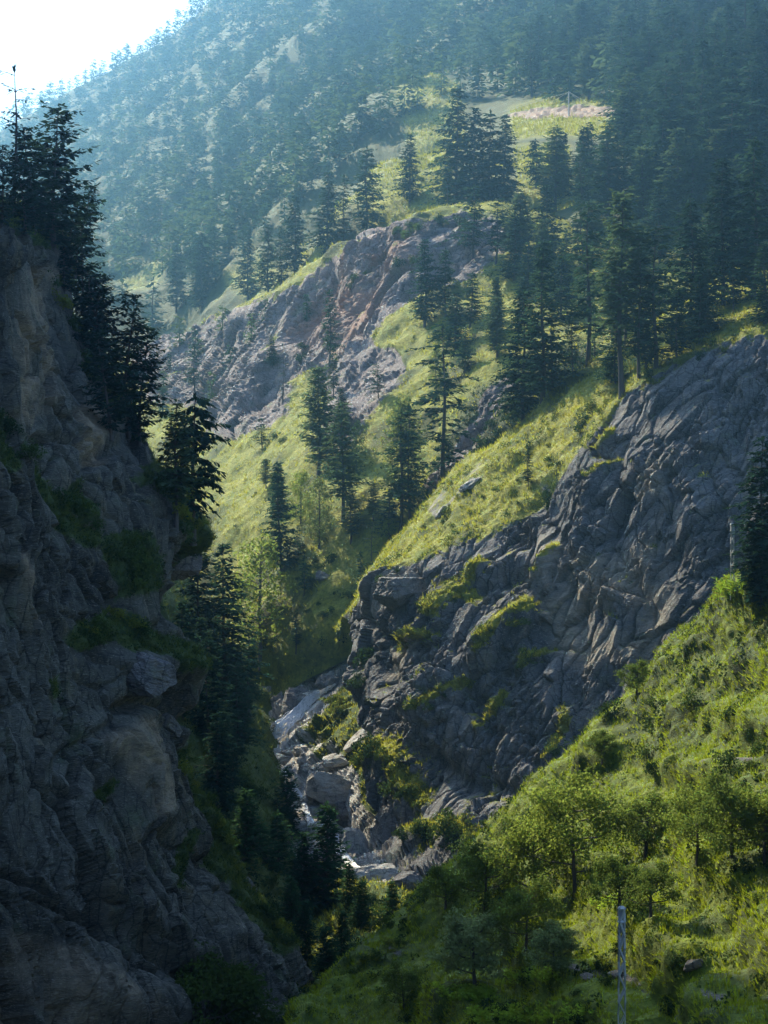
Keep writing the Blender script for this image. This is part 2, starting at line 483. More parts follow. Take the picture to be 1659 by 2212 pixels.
mid = landform('mid', 'middle_spur_hill', [
    [(-280, 830, 840), (200, 770, 790), (330, 740, 750), (450, 690, 715), (560, 640, 672), (690, 556, 645), (800, 508, 622), (960, 455, 610), (1100, 445, 595), (1300, 500, 575), (1500, 520, 560), (1900, 480, 540)],
    [(-280, 860, 815), (200, 800, 765), (330, 770, 725), (450, 725, 690), (560, 660, 645), (690, 568, 615), (800, 520, 593), (960, 475, 582), (1100, 480, 570), (1300, 560, 550), (1500, 570, 535), (1900, 540, 520)],
    [(-280, 960, 770), (200, 900, 720), (330, 880, 680), (430, 890, 642), (520, 850, 605), (640, 790, 582), (760, 715, 560), (870, 650, 550), (990, 625, 540), (1180, 650, 520), (1400, 640, 500), (1900, 600, 490)],
    [(-240, 1090, 690), (240, 1030, 640), (360, 1010, 605), (460, 990, 570), (560, 950, 545), (690, 895, 522), (820, 845, 505), (940, 800, 492), (1080, 770, 475), (1270, 740, 460), (1450, 700, 455), (1900, 640, 455)],
    [(-200, 1290, 610), (280, 1230, 560), (390, 1190, 530), (490, 1150, 500), (600, 1120, 475), (750, 1060, 458), (860, 1050, 448), (960, 1010, 445), (1100, 915, 442), (1270, 830, 440), (1450, 760, 440), (1900, 680, 445)],
    [(-140, 1540, 550), (340, 1480, 500), (440, 1420, 475), (530, 1390, 450), (640, 1340, 438), (720, 1320, 432), (800, 1260, 432), (880, 1160, 436), (1020, 1060, 437), (1200, 960, 438), (1450, 860, 438), (1900, 780, 445)],
    [(-80, 1780, 520), (400, 1720, 470), (480, 1600, 450), (560, 1530, 438), (650, 1470, 430), (720, 1440, 428), (800, 1390, 430), (880, 1290, 434), (1020, 1190, 436), (1200, 1080, 438), (1450, 960, 438), (1900, 880, 445)],
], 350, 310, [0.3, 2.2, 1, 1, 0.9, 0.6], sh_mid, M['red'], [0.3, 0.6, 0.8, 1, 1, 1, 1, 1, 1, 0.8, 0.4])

# ---- right spur: sunlit grass above, the big dark cliff below
def sh_right(X, N, U, V, T, S):
    cl = sstep(2.75, 3.25, T + 0.16 * fbm(X / 8.0, 3, 66))
    ledge = np.zeros(len(U))
    for poly, w in (([(940, 1330), (985, 1285), (1015, 1290)], 20), ([(1150, 1320), (1090, 1360), (1050, 1420)], 18), ([(1130, 1440), (1180, 1410)], 16),
                    ([(900, 1540), (960, 1500), (1010, 1470)], 10), ([(1030, 1570), (1060, 1530), (1090, 1500)], 10), ([(850, 1390), (880, 1375), (930, 1375)], 14),
                    ([(1010, 1260), (1045, 1225)], 12), ([(1170, 1250), (1205, 1190)], 10), ([(1290, 970), (1320, 935)], 9), ([(1290, 1040), (1330, 995)], 8),
                    ([(1050, 1850), (1000, 1790), (900, 1790)], 25), ([(760, 1640), (850, 1620), (880, 1720)], 30), ([(1180, 1640), (1230, 1560)], 14)):
        ledge = np.maximum(ledge, np.exp(-(seg_dist(U, V, poly) / w) ** 2))
    off = 2.2 * fbm(X / 30.0, 3, 91) + cl * rockdisp(X, 140, 1.0, 0.85, 0.6, 0.5, (0.62, 0.2, 0.76), 1.0)
    off += (1 - cl) * (0.8 * fbm(X / 7.0, 3, 95) + 0.5 * ridged(X / 9.0, 2, 96))
    for poly, w, amp in (([(905, 1240), (915, 1290), (890, 1340)], 9, -3.5), ([(1040, 1280), (1110, 1250), (1150, 1235)], 16, -4), ([(1040, 1240), (1120, 1200)], 20, 3.0),
                         ([(1160, 1130), (1190, 1230), (1150, 1340), (1130, 1430)], 22, 2.4), ([(1230, 1260), (1260, 1350), (1240, 1500)], 25, -2.5),
                         ([(800, 1350), (860, 1400)], 14, -3), ([(830, 1450), (870, 1600), (1000, 1690), (1180, 1720)], 24, -3.5), ([(830, 1520), (990, 1450), (1130, 1330)], 26, 2.5),
                         ([(1000, 1470), (1070, 1590), (1020, 1680)], 18, -2.2), ([(1350, 1020), (1330, 1180), (1400, 1330)], 26, -2.4), ([(1480, 1000), (1500, 1200)], 30, 2.6),
                         ([(1580, 860), (1600, 1100)], 24, -2.6), ([(1290, 1050), (1250, 1180)], 20, 2.5), ([(760, 1360), (770, 1480)], 16, 2.5)):
        off += 0.55 * amp * np.exp(-(seg_dist(U, V, poly) / w) ** 2)
    off += 1.0 * ledge
    g = fbm(X / 6.0, 4, 99)
    pale = area(U, V, [(930, 1110), (1000, 1045), (1070, 1010), (1080, 1035), (1020, 1075), (960, 1130)], 10)
    def rock(N2):
        r = 0.12 + 0.75 * cl + 0.25 * g + 0.2 * sstep(0.5, 0.25, N2[:, 2]) - 0.75 * ledge - 0.3 * cl * sstep(0.62, 0.85, N2[:, 2])
        return np.clip(r + 0.33 * pale, 0, 1)
    tint = area(U, V, [(1190, 1240), (1300, 1220), (1420, 1200), (1430, 1340), (1380, 1400), (1260, 1420), (1210, 1380)], 45) * (0.75 + 1.2 * fbm(X / 7.0, 3, 103))
    tint = np.maximum(tint, 0.8 * area(U, V, [(1380, 1040), (1430, 1000), (1440, 1070), (1390, 1080)], 12))
    tint = np.maximum(tint, 0.9 * area(U, V, [(1180, 1170), (1215, 1180), (1190, 1260), (1165, 1270)], 14))
    tint = np.maximum(tint, 0.45 * pale)
    tint = np.maximum(tint, 0.9 * area(U, V, [(840, 1410), (890, 1385), (850, 1440), (825, 1460)], 16))
    tint = np.maximum(tint, 0.5 * area(U, V, [(770, 1290), (850, 1235), (905, 1240), (900, 1290), (800, 1330)], 14))
    return off, rock, np.clip(tint, 0, 1), 0.7 * sstep(0.05, 0.5, fbm(X / 9.0, 4, 107))
right = landform('right', 'right_cliff_hill', [
    [(728, 1440, 436), (790, 1340, 441), (850, 1250, 445), (925, 1165, 446), (1000, 1110, 446), (1110, 1040, 445), (1240, 930, 440), (1330, 860, 445), (1430, 780, 455), (1660, 620, 480), (2050, 480, 500)],
    [(740, 1378, 416), (788, 1275, 409), (846, 1178, 404), (925, 1086, 399), (1000, 1030, 396), (1100, 962, 392), (1225, 858, 387), (1310, 790, 386), (1410, 720, 392), (1660, 560, 420), (2050, 430, 430)],
    [(748, 1360, 398), (800, 1272, 388), (868, 1196, 381), (955, 1140, 375), (1030, 1080, 371), (1140, 1010, 367), (1255, 910, 363), (1320, 840, 361), (1440, 760, 361), (1660, 640, 370), (2050, 520, 380)],
    [(758, 1342, 386), (812, 1262, 373), (905, 1222, 362), (990, 1186, 357), (1070, 1150, 353), (1165, 1100, 350), (1262, 985, 347), (1325, 888, 344), (1470, 785, 341), (1660, 715, 336), (2050, 630, 330)],
    [(760, 1400, 378), (812, 1335, 365), (908, 1300, 353), (995, 1270, 348), (1078, 1240, 344), (1175, 1195, 340), (1275, 1090, 337), (1350, 1000, 334), (1490, 900, 329), (1670, 830, 324), (2050, 750, 318)],
    [(764, 1480, 370), (820, 1440, 357), (915, 1425, 345), (1005, 1400, 339), (1090, 1380, 334), (1190, 1345, 330), (1300, 1265, 326), (1380, 1190, 323), (1515, 1100, 318), (1690, 1030, 312), (2050, 950, 306)],
    [(775, 1580, 362), (835, 1560, 349), (925, 1560, 336), (1020, 1550, 330), (1105, 1540, 325), (1205, 1510, 321), (1320, 1450, 317), (1400, 1390, 314), (1535, 1320, 309), (1710, 1250, 303), (2050, 1180, 296)],
    [(790, 1660, 352), (850, 1680, 340), (940, 1705, 328), (1040, 1715, 321), (1120, 1710, 316), (1215, 1690, 312), (1335, 1640, 308), (1415, 1590, 304), (1550, 1540, 300), (1730, 1480, 294), (2050, 1410, 288)],
    [(790, 1790, 340), (860, 1820, 326), (955, 1860, 313), (1055, 1865, 305), (1135, 1860, 300), (1225, 1850, 296), (1350, 1810, 292), (1430, 1770, 288), (1560, 1730, 284), (1745, 1680, 278), (2050, 1610, 272)],
    [(790, 1950, 320), (870, 1990, 305), (965, 2030, 292), (1065, 2040, 284), (1145, 2040, 279), (1235, 2030, 275), (1360, 2000, 271), (1440, 1970, 268), (1570, 1930, 264), (1755, 1880, 258), (2050, 1800, 252)],
], 470, 380, [0.3, 0.8, 0.8, 1, 1.2, 1.2, 1.1, 0.8, 0.25], sh_right, M['right'], [0.7, 1, 1, 1, 1, 1, 1, 1, 1.3, 0.3])

# ---- left bank under the cliff, falling to the stream
def sh_bank(X, N, U, V, T, S):
    off = 2.0 * fbm(X / 22.0, 3, 151) + 0.7 * fbm(X / 5.0, 3, 152)
    rock = 0.2 + 0.3 * fbm(X / 9.0, 3, 155)
    return off, rock, np.zeros(len(U))
bank = landform('bank', 'left_bank_hill', [
    [(100, 1120, 560), (250, 1150, 530), (360, 1220, 505), (450, 1320, 485), (530, 1420, 465), (590, 1500, 450), (640, 1580, 440)],
    [(100, 1050, 480), (250, 1100, 460), (350, 1200, 445), (430, 1330, 430), (500, 1450, 417), (550, 1540, 408), (610, 1660, 400)],
    [(100, 1000, 400), (250, 1120, 385), (360, 1320, 372), (430, 1480, 362), (490, 1620, 355), (545, 1720, 350), (630, 1830, 345)],
    [(200, 1300, 330), (320, 1480, 322), (410, 1640, 316), (480, 1780, 310), (540, 1880, 306), (600, 1960, 302), (700, 2020, 298)],
    [(300, 1650, 285), (400, 1800, 280), (480, 1900, 275), (540, 1980, 271), (590, 2050, 268), (650, 2110, 265), (740, 2140, 262)],
    [(400, 1900, 250), (480, 2020, 246), (550, 2090, 243), (600, 2130, 240), (640, 2160, 238), (690, 2190, 235), (780, 2220, 232)],
    [(450, 2250, 215), (500, 2300, 212), (560, 2330, 210), (600, 2350, 208), (640, 2360, 206), (690, 2370, 204), (800, 2380, 200)],
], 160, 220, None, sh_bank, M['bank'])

# ---- stream bed
def sh_bed(X, N, U, V, T, S):
    off = 0.8 * fbm(X / 12.0, 3, 171) + 0.8 * rockdisp(X, 180, 0.8, 0.9, 0.9, 0.35, (0.8, 0.2, 0.5), 0.8)
    off += -3.5 * np.exp(-(seg_dist(U, V, [(745, 1790), (720, 1750)]) / 26) ** 2)
    green = np.maximum(area(U, V, [(650, 1600), (740, 1500), (840, 1480), (850, 1560), (760, 1640), (690, 1640)], 14), area(U, V, [(770, 1620), (900, 1600), (900, 1760), (800, 1740)], 20))
    green = np.maximum(green, area(U, V, [(480, 1890), (720, 1900), (760, 1930), (900, 1940), (900, 2200), (480, 2200)], 30))
    pale = area(U, V, [(545, 1610), (640, 1520), (725, 1478), (710, 1530), (640, 1585), (720, 1600), (770, 1690), (760, 1760), (640, 1740), (550, 1660)], 16)
    rock = np.clip(0.72 - 0.7 * green + 0.25 * fbm(X / 4.0, 3, 175) + 0.4 * pale, 0, 1)
    return off, rock, np.clip(pale, 0, 1)
bed = landform('bed', 'stream_bed_terrain', [
    [(540, 1420, 452), (610, 1440, 446), (700, 1430, 442), (780, 1400, 440), (880, 1380, 438)],
    [(520, 1540, 436), (590, 1540, 430), (680, 1500, 424), (770, 1480, 414), (880, 1470, 402)],
    [(500, 1640, 420), (575, 1630, 410), (660, 1590, 402), (760, 1570, 390), (870, 1560, 378)],
    [(490, 1720, 400), (590, 1700, 388), (690, 1680, 380), (770, 1670, 372), (880, 1680, 358)],
    [(490, 1820, 375), (620, 1780, 366), (720, 1780, 360), (800, 1790, 352), (920, 1810, 338)],
    [(500, 1920, 345), (640, 1870, 338), (740, 1860, 330), (830, 1870, 323), (950, 1900, 312)],
    [(540, 2010, 312), (660, 1970, 306), (760, 1950, 300), (850, 1960, 294), (980, 2000, 284)],
    [(580, 2100, 275), (680, 2080, 270), (760, 2060, 266), (850, 2070, 262), (980, 2110, 254)],
    [(600, 2190, 238), (680, 2190, 234), (760, 2190, 230), (850, 2200, 226), (980, 2230, 220)],
    [(560, 2420, 195), (680, 2420, 192), (760, 2420, 190), (850, 2420, 186), (980, 2420, 182)],
], 220, 260, None, sh_bed, M['bed'])

# ---- left cliff
def sh_left(X, N, U, V, T, S):
    flank = sstep(0.75, 0.83, S + 0.02 * fbm(X / 9.0, 3, 209)) * sstep(6.6, 4.4, T)
    top = sstep(1.35, 0.9, T + 0.12 * fbm(X / 8.0, 2, 210))
    veg = np.maximum(flank, top)
    for poly, w in (([(60, 970), (110, 1060), (170, 1120), (220, 1160)], 24), ([(0, 900), (20, 1000)], 22), ([(200, 1370), (250, 1350), (330, 1400), (370, 1420)], 34),
                    ([(280, 1180), (300, 1250)], 40), ([(330, 1030), (380, 1080), (400, 1160)], 34), ([(250, 1690), (215, 1720)], 14), ([(120, 1470), (140, 1490)], 13),
                    ([(400, 1640), (440, 1720), (500, 1850), (560, 1950), (640, 2040)], 26), ([(170, 1060), (210, 1100)], 22), ([(420, 1800), (415, 1900)], 10)):
        veg = np.maximum(veg, np.exp(-(seg_dist(U, V, poly) / w) ** 2))
    off = 2.0 * fbm(X / 30.0, 3, 201) + (1 - 0.6 * veg) * rockdisp(X, 220, 0.9, 1.0, 0.7, 0.5, (-0.22, 0.1, 0.97), 1.25)
    for poly, w, amp in (([(0, 1890), (60, 1930), (150, 2000)], 9, -3), ([(180, 1900), (230, 1990), (330, 2040), (450, 2110), (560, 2140)], 34, -4.0), ([(190, 1990), (330, 2110)], 20, -4),
                         ([(150, 2140), (330, 2200)], 60, 3), ([(200, 990), (260, 960), (290, 1060)], 20, -3.0), ([(150, 600), (170, 720)], 12, -2.5), ([(100, 940), (180, 960)], 10, -2),
                         ([(395, 1150), (420, 1170)], 30, 3.5), ([(350, 1290), (370, 1330)], 16, -2.5), ([(260, 1530), (330, 1510), (380, 1560)], 16, -3.2), ([(270, 1440), (370, 1440)], 34, 3.2),
                         ([(235, 1580), (310, 1650), (350, 1760)], 34, 2.0), ([(40, 1000), (60, 1300), (110, 1480)], 14, 1.4), ([(420, 1500), (390, 1620), (420, 1700)], 18, -2),
                         ([(380, 1800), (430, 1900), (440, 2010)], 22, -2.2), ([(470, 1900), (520, 2010)], 26, 2.0), ([(130, 1650), (250, 1560)], 14, -1.8), ([(90, 1640), (200, 1780)], 16, 1.2)):
        off += 0.8 * amp * np.exp(-(seg_dist(U, V, poly) / w) ** 2)
    off += veg * 0.6 * fbm(X / 3.0, 2, 230)
    rock = np.clip(0.9 - 0.95 * veg + 0.22 * fbm(X / 4.0, 3, 231), 0, 1)
    tint = area(U, V, [(70, 600), (105, 590), (110, 720), (95, 850), (70, 980), (40, 900), (60, 750)], 26) * (0.55 + 1.1 * fbm(X / 6.0, 3, 240))
    tint = np.maximum(tint, area(U, V, [(180, 880), (215, 870), (225, 990), (190, 960)], 16) * 0.8)
    tint = np.maximum(tint, 0.75 * area(U, V, [(235, 1600), (300, 1560), (340, 1620), (360, 1750), (330, 1760), (280, 1680)], 18) * (0.6 + fbm(X / 5.0, 3, 243)))
    tint = np.maximum(tint, 0.7 * np.exp(-(seg_dist(U, V, [(30, 1190), (70, 1290), (110, 1420)]) / 7) ** 2))
    tint = np.maximum(tint, 0.45 * area(U, V, [(0, 2020), (120, 2060), (260, 2160), (300, 2212), (0, 2212)], 20) * (0.6 + fbm(X / 6.0, 3, 245)))
    return off, rock, np.clip(1.35 * tint, 0, 1)
left = landform('left', 'left_cliff_hill', [
    [(-1300, -100, 300), (-350, 330, 285), (-60, 430, 288), (40, 450, 292), (90, 480, 300), (120, 530, 320), (120, 640, 350)],
    [(-1300, 100, 185), (-350, 450, 190), (-60, 475, 215), (40, 490, 232), (95, 515, 252), (140, 550, 285), (150, 650, 330)],
    [(-1300, 290, 180), (-350, 640, 185), (-60, 650, 212), (60, 655, 230), (112, 645, 254), (165, 665, 288), (170, 760, 330)],
    [(-1300, 510, 175), (-350, 860, 180), (-60, 870, 208), (90, 880, 228), (205, 880, 252), (262, 885, 286), (250, 960, 330)],
    [(-1300, 910, 173), (-350, 1010, 178), (-60, 1010, 205), (120, 1010, 226), (290, 1005, 250), (335, 1015, 284), (300, 1080, 330)],
    [(-1300, 1050, 170), (-350, 1150, 175), (-60, 1150, 202), (150, 1150, 224), (335, 1130, 247), (415, 1150, 272), (370, 1190, 320)],
    [(-1300, 1180, 167), (-350, 1280, 172), (-60, 1280, 200), (180, 1280, 222), (330, 1270, 244), (360, 1275, 262), (330, 1320, 320)],
    [(-1300, 1340, 165), (-350, 1440, 170), (-60, 1440, 198), (200, 1440, 220), (340, 1440, 240), (386, 1440, 258), (340, 1480, 310)],
    [(-1300, 1480, 163), (-350, 1580, 168), (-60, 1580, 195), (210, 1580, 217), (345, 1580, 237), (385, 1580, 255), (340, 1600, 300)],
    [(-1300, 1640, 161), (-350, 1740, 166), (-60, 1740, 193), (230, 1740, 214), (390, 1740, 233), (435, 1740, 250), (380, 1760, 290)],
    [(-1300, 1800, 159), (-350, 1900, 164), (-60, 1900, 190), (250, 1900, 210), (450, 1900, 229), (520, 1910, 246), (470, 1900, 280)],
    [(-1300, 1960, 157), (-350, 2060, 162), (-60, 2060, 187), (260, 2060, 206), (500, 2060, 225), (635, 2065, 240), (600, 2060, 270)],
    [(-1300, 2130, 155), (-350, 2230, 160), (-60, 2230, 184), (270, 2230, 203), (500, 2230, 220), (655, 2200, 234), (640, 2200, 265)],
    [(-1300, 2380, 153), (-350, 2480, 158), (-60, 2480, 182), (270, 2480, 200), (500, 2480, 216), (650, 2440, 230), (640, 2420, 262)],
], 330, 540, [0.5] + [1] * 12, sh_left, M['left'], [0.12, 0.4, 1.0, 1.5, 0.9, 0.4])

# ---- near slope
def sh_near(X, N, U, V, T, S):
    off = 1.4 * fbm(X / 16.0, 3, 251) + 1.15 * fbm(X / 6.0, 3, 255) + 0.35 * fbm(X / 2.0, 2, 259)
    # cultivated terraces: steps in height
    z = X[:, 2] + 0.8 * fbm(X / 14.0, 2, 262)
    off += 0.85 * np.sin(z * 2 * math.pi / 4.6) * sstep(1.8, 2.8, T)
    rock = 0.12 + 0.25 * fbm(X / 5.0, 4, 270)
    for poly, w in (([(1570, 1680), (1625, 1640)], 12), ([(1240, 2110), (1340, 2095), (1380, 2120)], 12), ([(1480, 2100), (1560, 2070)], 14), ([(1110, 2190), (1140, 2180)], 8),
                    ([(1540, 2160), (1640, 2110)], 14), ([(840, 2030), (860, 2050)], 10)):
        rock = np.maximum(rock, 0.62 * np.exp(-(seg_dist(U, V, poly) / w) ** 2) + 0.3 * fbm(X / 1.2, 3, 271) - 0.02)
    return off, np.clip(rock, 0, 1), np.zeros(len(U)), np.clip(sstep(-0.05, 0.45, fbm(X / 8.0, 4, 275)) * 0.75, 0, 1)
near = landform('near', 'near_slope_hill', [
    [(600, 2500, 215), (690, 2330, 235), (810, 2200, 246), (940, 2080, 252), (1130, 1930, 255), (1290, 1810, 254), (1460, 1600, 250), (1580, 1490, 245), (1670, 1440, 240), (1900, 1330, 230), (2700, 1160, 212)],
    [(600, 2245, 180), (682, 2135, 198), (800, 2005, 208), (930, 1885, 213), (1120, 1725, 216), (1280, 1605, 215), (1450, 1395, 211), (1565, 1290, 206), (1660, 1252, 200), (1900, 1180, 190), (2700, 1010, 175)],
    [(625, 2310, 168), (745, 2200, 185), (870, 2080, 193), (1010, 1965, 196), (1190, 1810, 198), (1350, 1685, 196), (1510, 1500, 192), (1625, 1395, 187), (1725, 1355, 180), (1960, 1290, 170), (2760, 1120, 156)],
    [(690, 2400, 155), (830, 2290, 165), (970, 2170, 170), (1110, 2065, 172), (1290, 1915, 173), (1450, 1795, 171), (1600, 1645, 167), (1715, 1545, 161), (1825, 1495, 155), (2050, 1430, 145), (2850, 1260, 133)],
    [(800, 2500, 138), (950, 2400, 144), (1090, 2295, 147), (1240, 2195, 148), (1420, 2055, 147), (1580, 1935, 145), (1725, 1805, 141), (1835, 1715, 136), (1935, 1665, 130), (2150, 1600, 122), (2950, 1430, 112)],
    [(950, 2650, 118), (1100, 2560, 122), (1250, 2465, 124), (1400, 2375, 123), (1580, 2245, 121), (1740, 2125, 118), (1880, 2015, 114), (2000, 1935, 110), (2100, 1885, 105), (2300, 1820, 98), (3100, 1650, 90)],
    [(1150, 2900, 96), (1300, 2820, 98), (1470, 2700, 99), (1640, 2600, 98), (1840, 2470, 96), (2020, 2330, 94), (2170, 2210, 91), (2300, 2130, 88), (2420, 2070, 84), (2620, 1990, 78), (3420, 1820, 72)],
], 340, 330, [0.4, 1, 1, 1, 1, 0.6], sh_near, M['near'], [1] * 9 + [0.35])

# ---- unseen mountain beyond the left cliff, added and shaped to shade the gorge
def sh_shadem(X, N, U, V, T, S):
    return 3.0 * fbm(X / 40.0, 4, 291) + 1.2 * fbm(X / 9.0, 3, 292), 0.35 + 0.4 * fbm(X / 15.0, 3, 293), np.zeros(len(U)), np.full(len(U), 0.7)
landform('shadem', 'unseen_shade_mountain', [
    [(-260, -200, -95), (-260, -60, -95), (-260, 80, -95), (-255, 160, -95), (-250, 230, -95), (-240, 280, -95), (-230, 330, -95), (-220, 390, -95)],
    [(-185, -200, 90), (-180, -60, 95), (-172, 80, 98), (-165, 160, 98), (-158, 230, 94), (-146, 280, 70), (-136, 330, 45), (-130, 390, 25)],
    [(-128, -200, 170), (-124, -60, 176), (-116, 80, 178), (-108, 160, 176), (-103, 225, 172), (-98, 275, 164), (-96, 318, 134), (-96, 372, 35)],
    [(-97, -200, 80), (-92, -60, 82), (-86, 80, 82), (-80, 160, 78), (-78, 230, 72), (-77, 275, 46), (-80, 320, 30), (-85, 380, 10)],
    [(-80, -200, -95), (-76, -60, -95), (-70, 80, -95), (-64, 160, -95), (-62, 230, -95), (-66, 280, -95), (-70, 330, -95), (-76, 390, -95)],
], 120, 90, None, sh_shadem, M['left'], None, True)

# ---- ground sheet under everything, out to the horizon
gm = np_mesh('ground', [(-3000, -300, -95), (3000, -300, -95), (3000, 4000, -95), (-3000, 4000, -95)], [(0, 1, 2, 3)])
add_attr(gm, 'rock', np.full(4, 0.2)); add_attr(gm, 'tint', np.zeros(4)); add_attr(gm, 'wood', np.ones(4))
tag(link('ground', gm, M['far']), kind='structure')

# ------------------------------------------------------------------ plant materials
M['needle'] = mat_leaf('conifer_needles', (0.018, 0.050, 0.034), (0.045, 0.088, 0.044), 0.22, (0.085, 0.12, 0.05))
M['needle_pale'] = mat_leaf('pale_conifer_needles', (0.055, 0.095, 0.045), (0.10, 0.15, 0.065), 0.25, (0.15, 0.19, 0.09))
M['needle_dark'] = mat_leaf('dark_conifer_needles', (0.012, 0.034, 0.023), (0.030, 0.062, 0.034), 0.2, (0.05, 0.075, 0.03))
M['needle_young'] = mat_leaf('young_conifer_needles', (0.018, 0.050, 0.022), (0.040, 0.085, 0.030), 0.25, (0.06, 0.11, 0.045))
M['bark'] = mat_plain('conifer_bark', (0.045, 0.038, 0.034), (0.10, 0.085, 0.075), 2.0, 0.9, 0.5, (1, 1, 0.2))
M['bark_pale'] = mat_plain('pale_bark', (0.16, 0.12, 0.10), (0.30, 0.24, 0.21), 1.2, 0.9, 0.5, (1, 1, 0.2))
M['leaf'] = mat_leaf('broad_leaves', (0.085, 0.13, 0.022), (0.21, 0.26, 0.045), 0.48, (0.28, 0.32, 0.09), 0.5)
M['leaf_pale'] = mat_leaf('pale_broad_leaves', (0.10, 0.145, 0.05), (0.20, 0.25, 0.10), 0.38, (0.34, 0.38, 0.2), 0.5)
M['leaf_dark'] = mat_leaf('dark_broad_leaves', (0.05, 0.09, 0.018), (0.13, 0.175, 0.035), 0.42, (0.18, 0.22, 0.06), 0.5)
M['leaf_far'] = mat_leaf('poplar_leaves', (0.09, 0.13, 0.035), (0.17, 0.21, 0.06), 0.4, (0.26, 0.29, 0.10), 0.3)
M['shrub'] = mat_leaf('shrub_leaves', (0.030, 0.058, 0.014), (0.075, 0.11, 0.024), 0.33, (0.13, 0.16, 0.045), 0.5)
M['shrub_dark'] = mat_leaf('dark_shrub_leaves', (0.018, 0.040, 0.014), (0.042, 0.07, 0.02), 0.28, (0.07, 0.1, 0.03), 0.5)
M['shrub_yellow'] = mat_leaf('yellow_green_shrub_leaves', (0.09, 0.12, 0.018), (0.18, 0.20, 0.03), 0.4, (0.25, 0.26, 0.06), 0.5)
M['grass'] = mat_leaf('grass_blades', (0.12, 0.155, 0.014), (0.37, 0.355, 0.04), 0.45, None, 0.14)
M['grass_near'] = mat_leaf('near_grass_blades', (0.08, 0.135, 0.007), (0.26, 0.31, 0.018), 0.45, None, 0.16)
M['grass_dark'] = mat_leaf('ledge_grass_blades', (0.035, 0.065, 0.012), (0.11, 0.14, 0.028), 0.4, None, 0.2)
M['crop'] = mat_leaf('crop_leaves', (0.14, 0.24, 0.02), (0.26, 0.36, 0.04), 0.45, (0.36, 0.44, 0.08), 0.6)

# ------------------------------------------------------------------ plant shapes
def tube(pts, rad, sides=5):
    pts = np.array(pts, float); rad = np.array(rad, float)
    vs, fs = [], []
    for i, (p, r) in enumerate(zip(pts, rad)):
        d = pts[min(i + 1, len(pts) - 1)] - pts[max(i - 1, 0)]
        d /= np.linalg.norm(d) + 1e-9
        a = np.cross(d, [0.31, 0.95, 0.05]); a /= np.linalg.norm(a) + 1e-9
        b = np.cross(d, a)
        for k in range(sides):
            th = 2 * math.pi * k / sides
            vs.append(p + r * (a * math.cos(th) + b * math.sin(th)))
    for i in range(len(pts) - 1):
        for k in range(sides):
            fs.append((i * sides + k, i * sides + (k + 1) % sides, (i + 1) * sides + (k + 1) % sides, (i + 1) * sides + k))
    return np.array(vs), np.array(fs)

def join(parts):
    vs, fs, n = [], [], 0
    for v, f in parts:
        vs.append(v); fs.append(f + n); n += len(v)
    return np.concatenate(vs), np.concatenate(fs)

def quads_mesh(name, B, F, S, smooth=False):
    """kite-shaped sprays: B base points, F vectors to the tip, S side vectors."""
    v = np.stack([B, B + F * 0.55 + S, B + F, B + F * 0.55 - S], 1).reshape(-1, 3)
    f = np.arange(len(v)).reshape(-1, 4)
    return v, f

def unit(a):
    return a / (np.linalg.norm(a, axis=-1, keepdims=True) + 1e-9)

